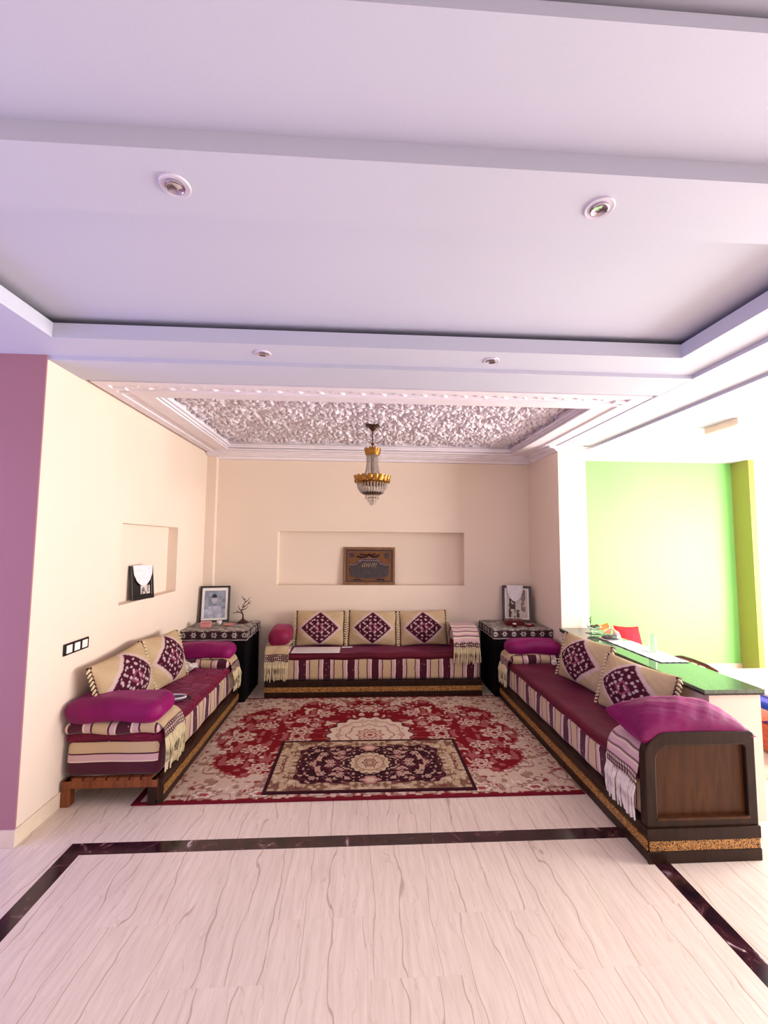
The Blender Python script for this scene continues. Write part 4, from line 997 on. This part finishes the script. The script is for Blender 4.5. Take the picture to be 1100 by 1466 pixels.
t = thing('cake_dome', 'glass dome over dark sweets beside the lace runner', 'cake dome', (2.40, 3.975, zt))
MB().lathe([(.05, 0), (.095, .004), (.10, .010), (.09, .012), (.04, .009)], 28).build('plate', M['paper'], t, True)
MB().lathe([(.082, .012), (.085, .04), (.07, .075), (.03, .10), (.008, .105), (.007, .105), (.028, .097), (.067, .072), (.081, .04), (.079, .012)], 28).build('dome', M['glass'], t, True)
MB().lathe([(.006, .100), (.014, .112), (.012, .124), (.002, .128)], 14).build('knob', M['glass'], t, True)
for k in range(10):
    a = k*2.4; r = .014*math.sqrt(k)*1.3; MB().lathe([(.002, -.012), (.014, -.006), (.016, .002), (.002, .012)], 8, Matrix.Translation((r*math.cos(a), r*math.sin(a), .026+.008*(k % 3)))).build('sweet', M['redbox'] if k % 4 == 0 else M['dates'], t, True)
t = thing('tall_glass', 'tall clear drinking glass on the lace runner', 'glass', (2.475, 3.50, zt+.004))
MB().lathe([(.026, 0), (.028, .004), (.03, .15), (.0285, .15), (.026, .012), (.003, .010)], 24).build('tumbler', M['glass'], t, True)
t = thing('sprig_vase', 'tiny vase with a dark dried sprig against the pillar', 'vase', (2.475, 4.47, zt))
MB().lathe([(.016, 0), (.02, .01), (.018, .03), (.010, .045), (.012, .052)], 16).build('vase', M['glass'], t, True)
MB().tube([(0, 0, .02), (.004, 0, .08), (.0, -.01, .13)], [.003, .003, .0015], 6).build('stem', M['dkmetal'], t, True)
for k in range(5): MB().lathe([(.001, -.010), (.007, 0), (.001, .010)], 6, Matrix.Translation((.006*(-1)**k, -.004, .07+.014*k))).build('bud', M['dkmetal'], t, True)

# ================================================================== SIDE ROOM BEHIND THE DIVIDER
t = thing('wall_bench', 'low blue bench along the lime green wall', 'bench', (3.0, 5.33, 0))
MB().box(-.42, .42, -.30, .30, 0, .20, bev=.006).build('base', M['chair'], t); rbox('seat', .83, .58, .20, .05, M['blue'], t, (0, 0, .20), None, (20, 8, 4))
for x, mt, lab, rr in ((3.02, 'orange', 'orange cushion on the bench below the lime green wall', -.15), (3.345, 'red', 'bright red cushion on the bench below the lime green wall', .06)):
    o = pillow('bench_cushion', .36, .33, .14, M[mt], None, 30, None, .15); o.location = (x, 5.22-(.06 if mt == 'red' else 0), .535); o.rotation_euler = (-.35, rr, .1)
    tag(o, lab, 'cushion', 'bright cushions behind the divider')
t = thing('side_chair', 'brown wooden chair with its curved back against the divider', 'chair', (2.86, 3.23, -.0), (0, 0, PI/2))
rbox('seat', .42, .40, .05, .02, M['terracotta'], t, (0, -.02, .42))
for sx in (-1, 1):
    MB().tube([(sx*.19, .17, 0), (sx*.19, .19, .45), (sx*.195, .235, .78)], [.016, .019, .015], 8).build('back_leg', M['chair'], t, True); MB().tube([(sx*.18, -.19, 0), (sx*.18, -.18, .43)], [.014, .019], 8).build('front_leg', M['chair'], t, True)
MB().tube([(-.20, .235, .775), (-.12, .245, .797), (0, .25, .803), (.12, .245, .797), (.20, .235, .775)], .016, 8).build('top_rail', M['chair'], t, True)
for k in range(4): x = -.12+k*.08; MB().tube([(x, .20, .46), (x, .245, .79)], .009, 6).build('spindle', M['chair'], t, True)
t = thing('day_bed', 'low day bed with blue velvet mattress and terracotta valance in the side room', 'bench', (3.95, 3.75, 0))
MB().box(-.60, .60, -.60, .60, .02, .24, bev=.01).build('valance', M['terracotta'], t); rbox('mattress', 1.22, 1.22, .17, .06, M['blue'], t, (0, 0, .235), None, (14, 14, 4), wob(.008, .2))
rbox('top_cloth', 1.0, 1.0, .03, .012, M['lace'], t, (.08, .05, .395), None, (10, 10, 2))
for sx in (-1, 1):
    for sy in (-1, 1): MB().box(sx*.50, sx*.56, sy*.50, sy*.56, 0, .03).build('foot', M['chair'], t)
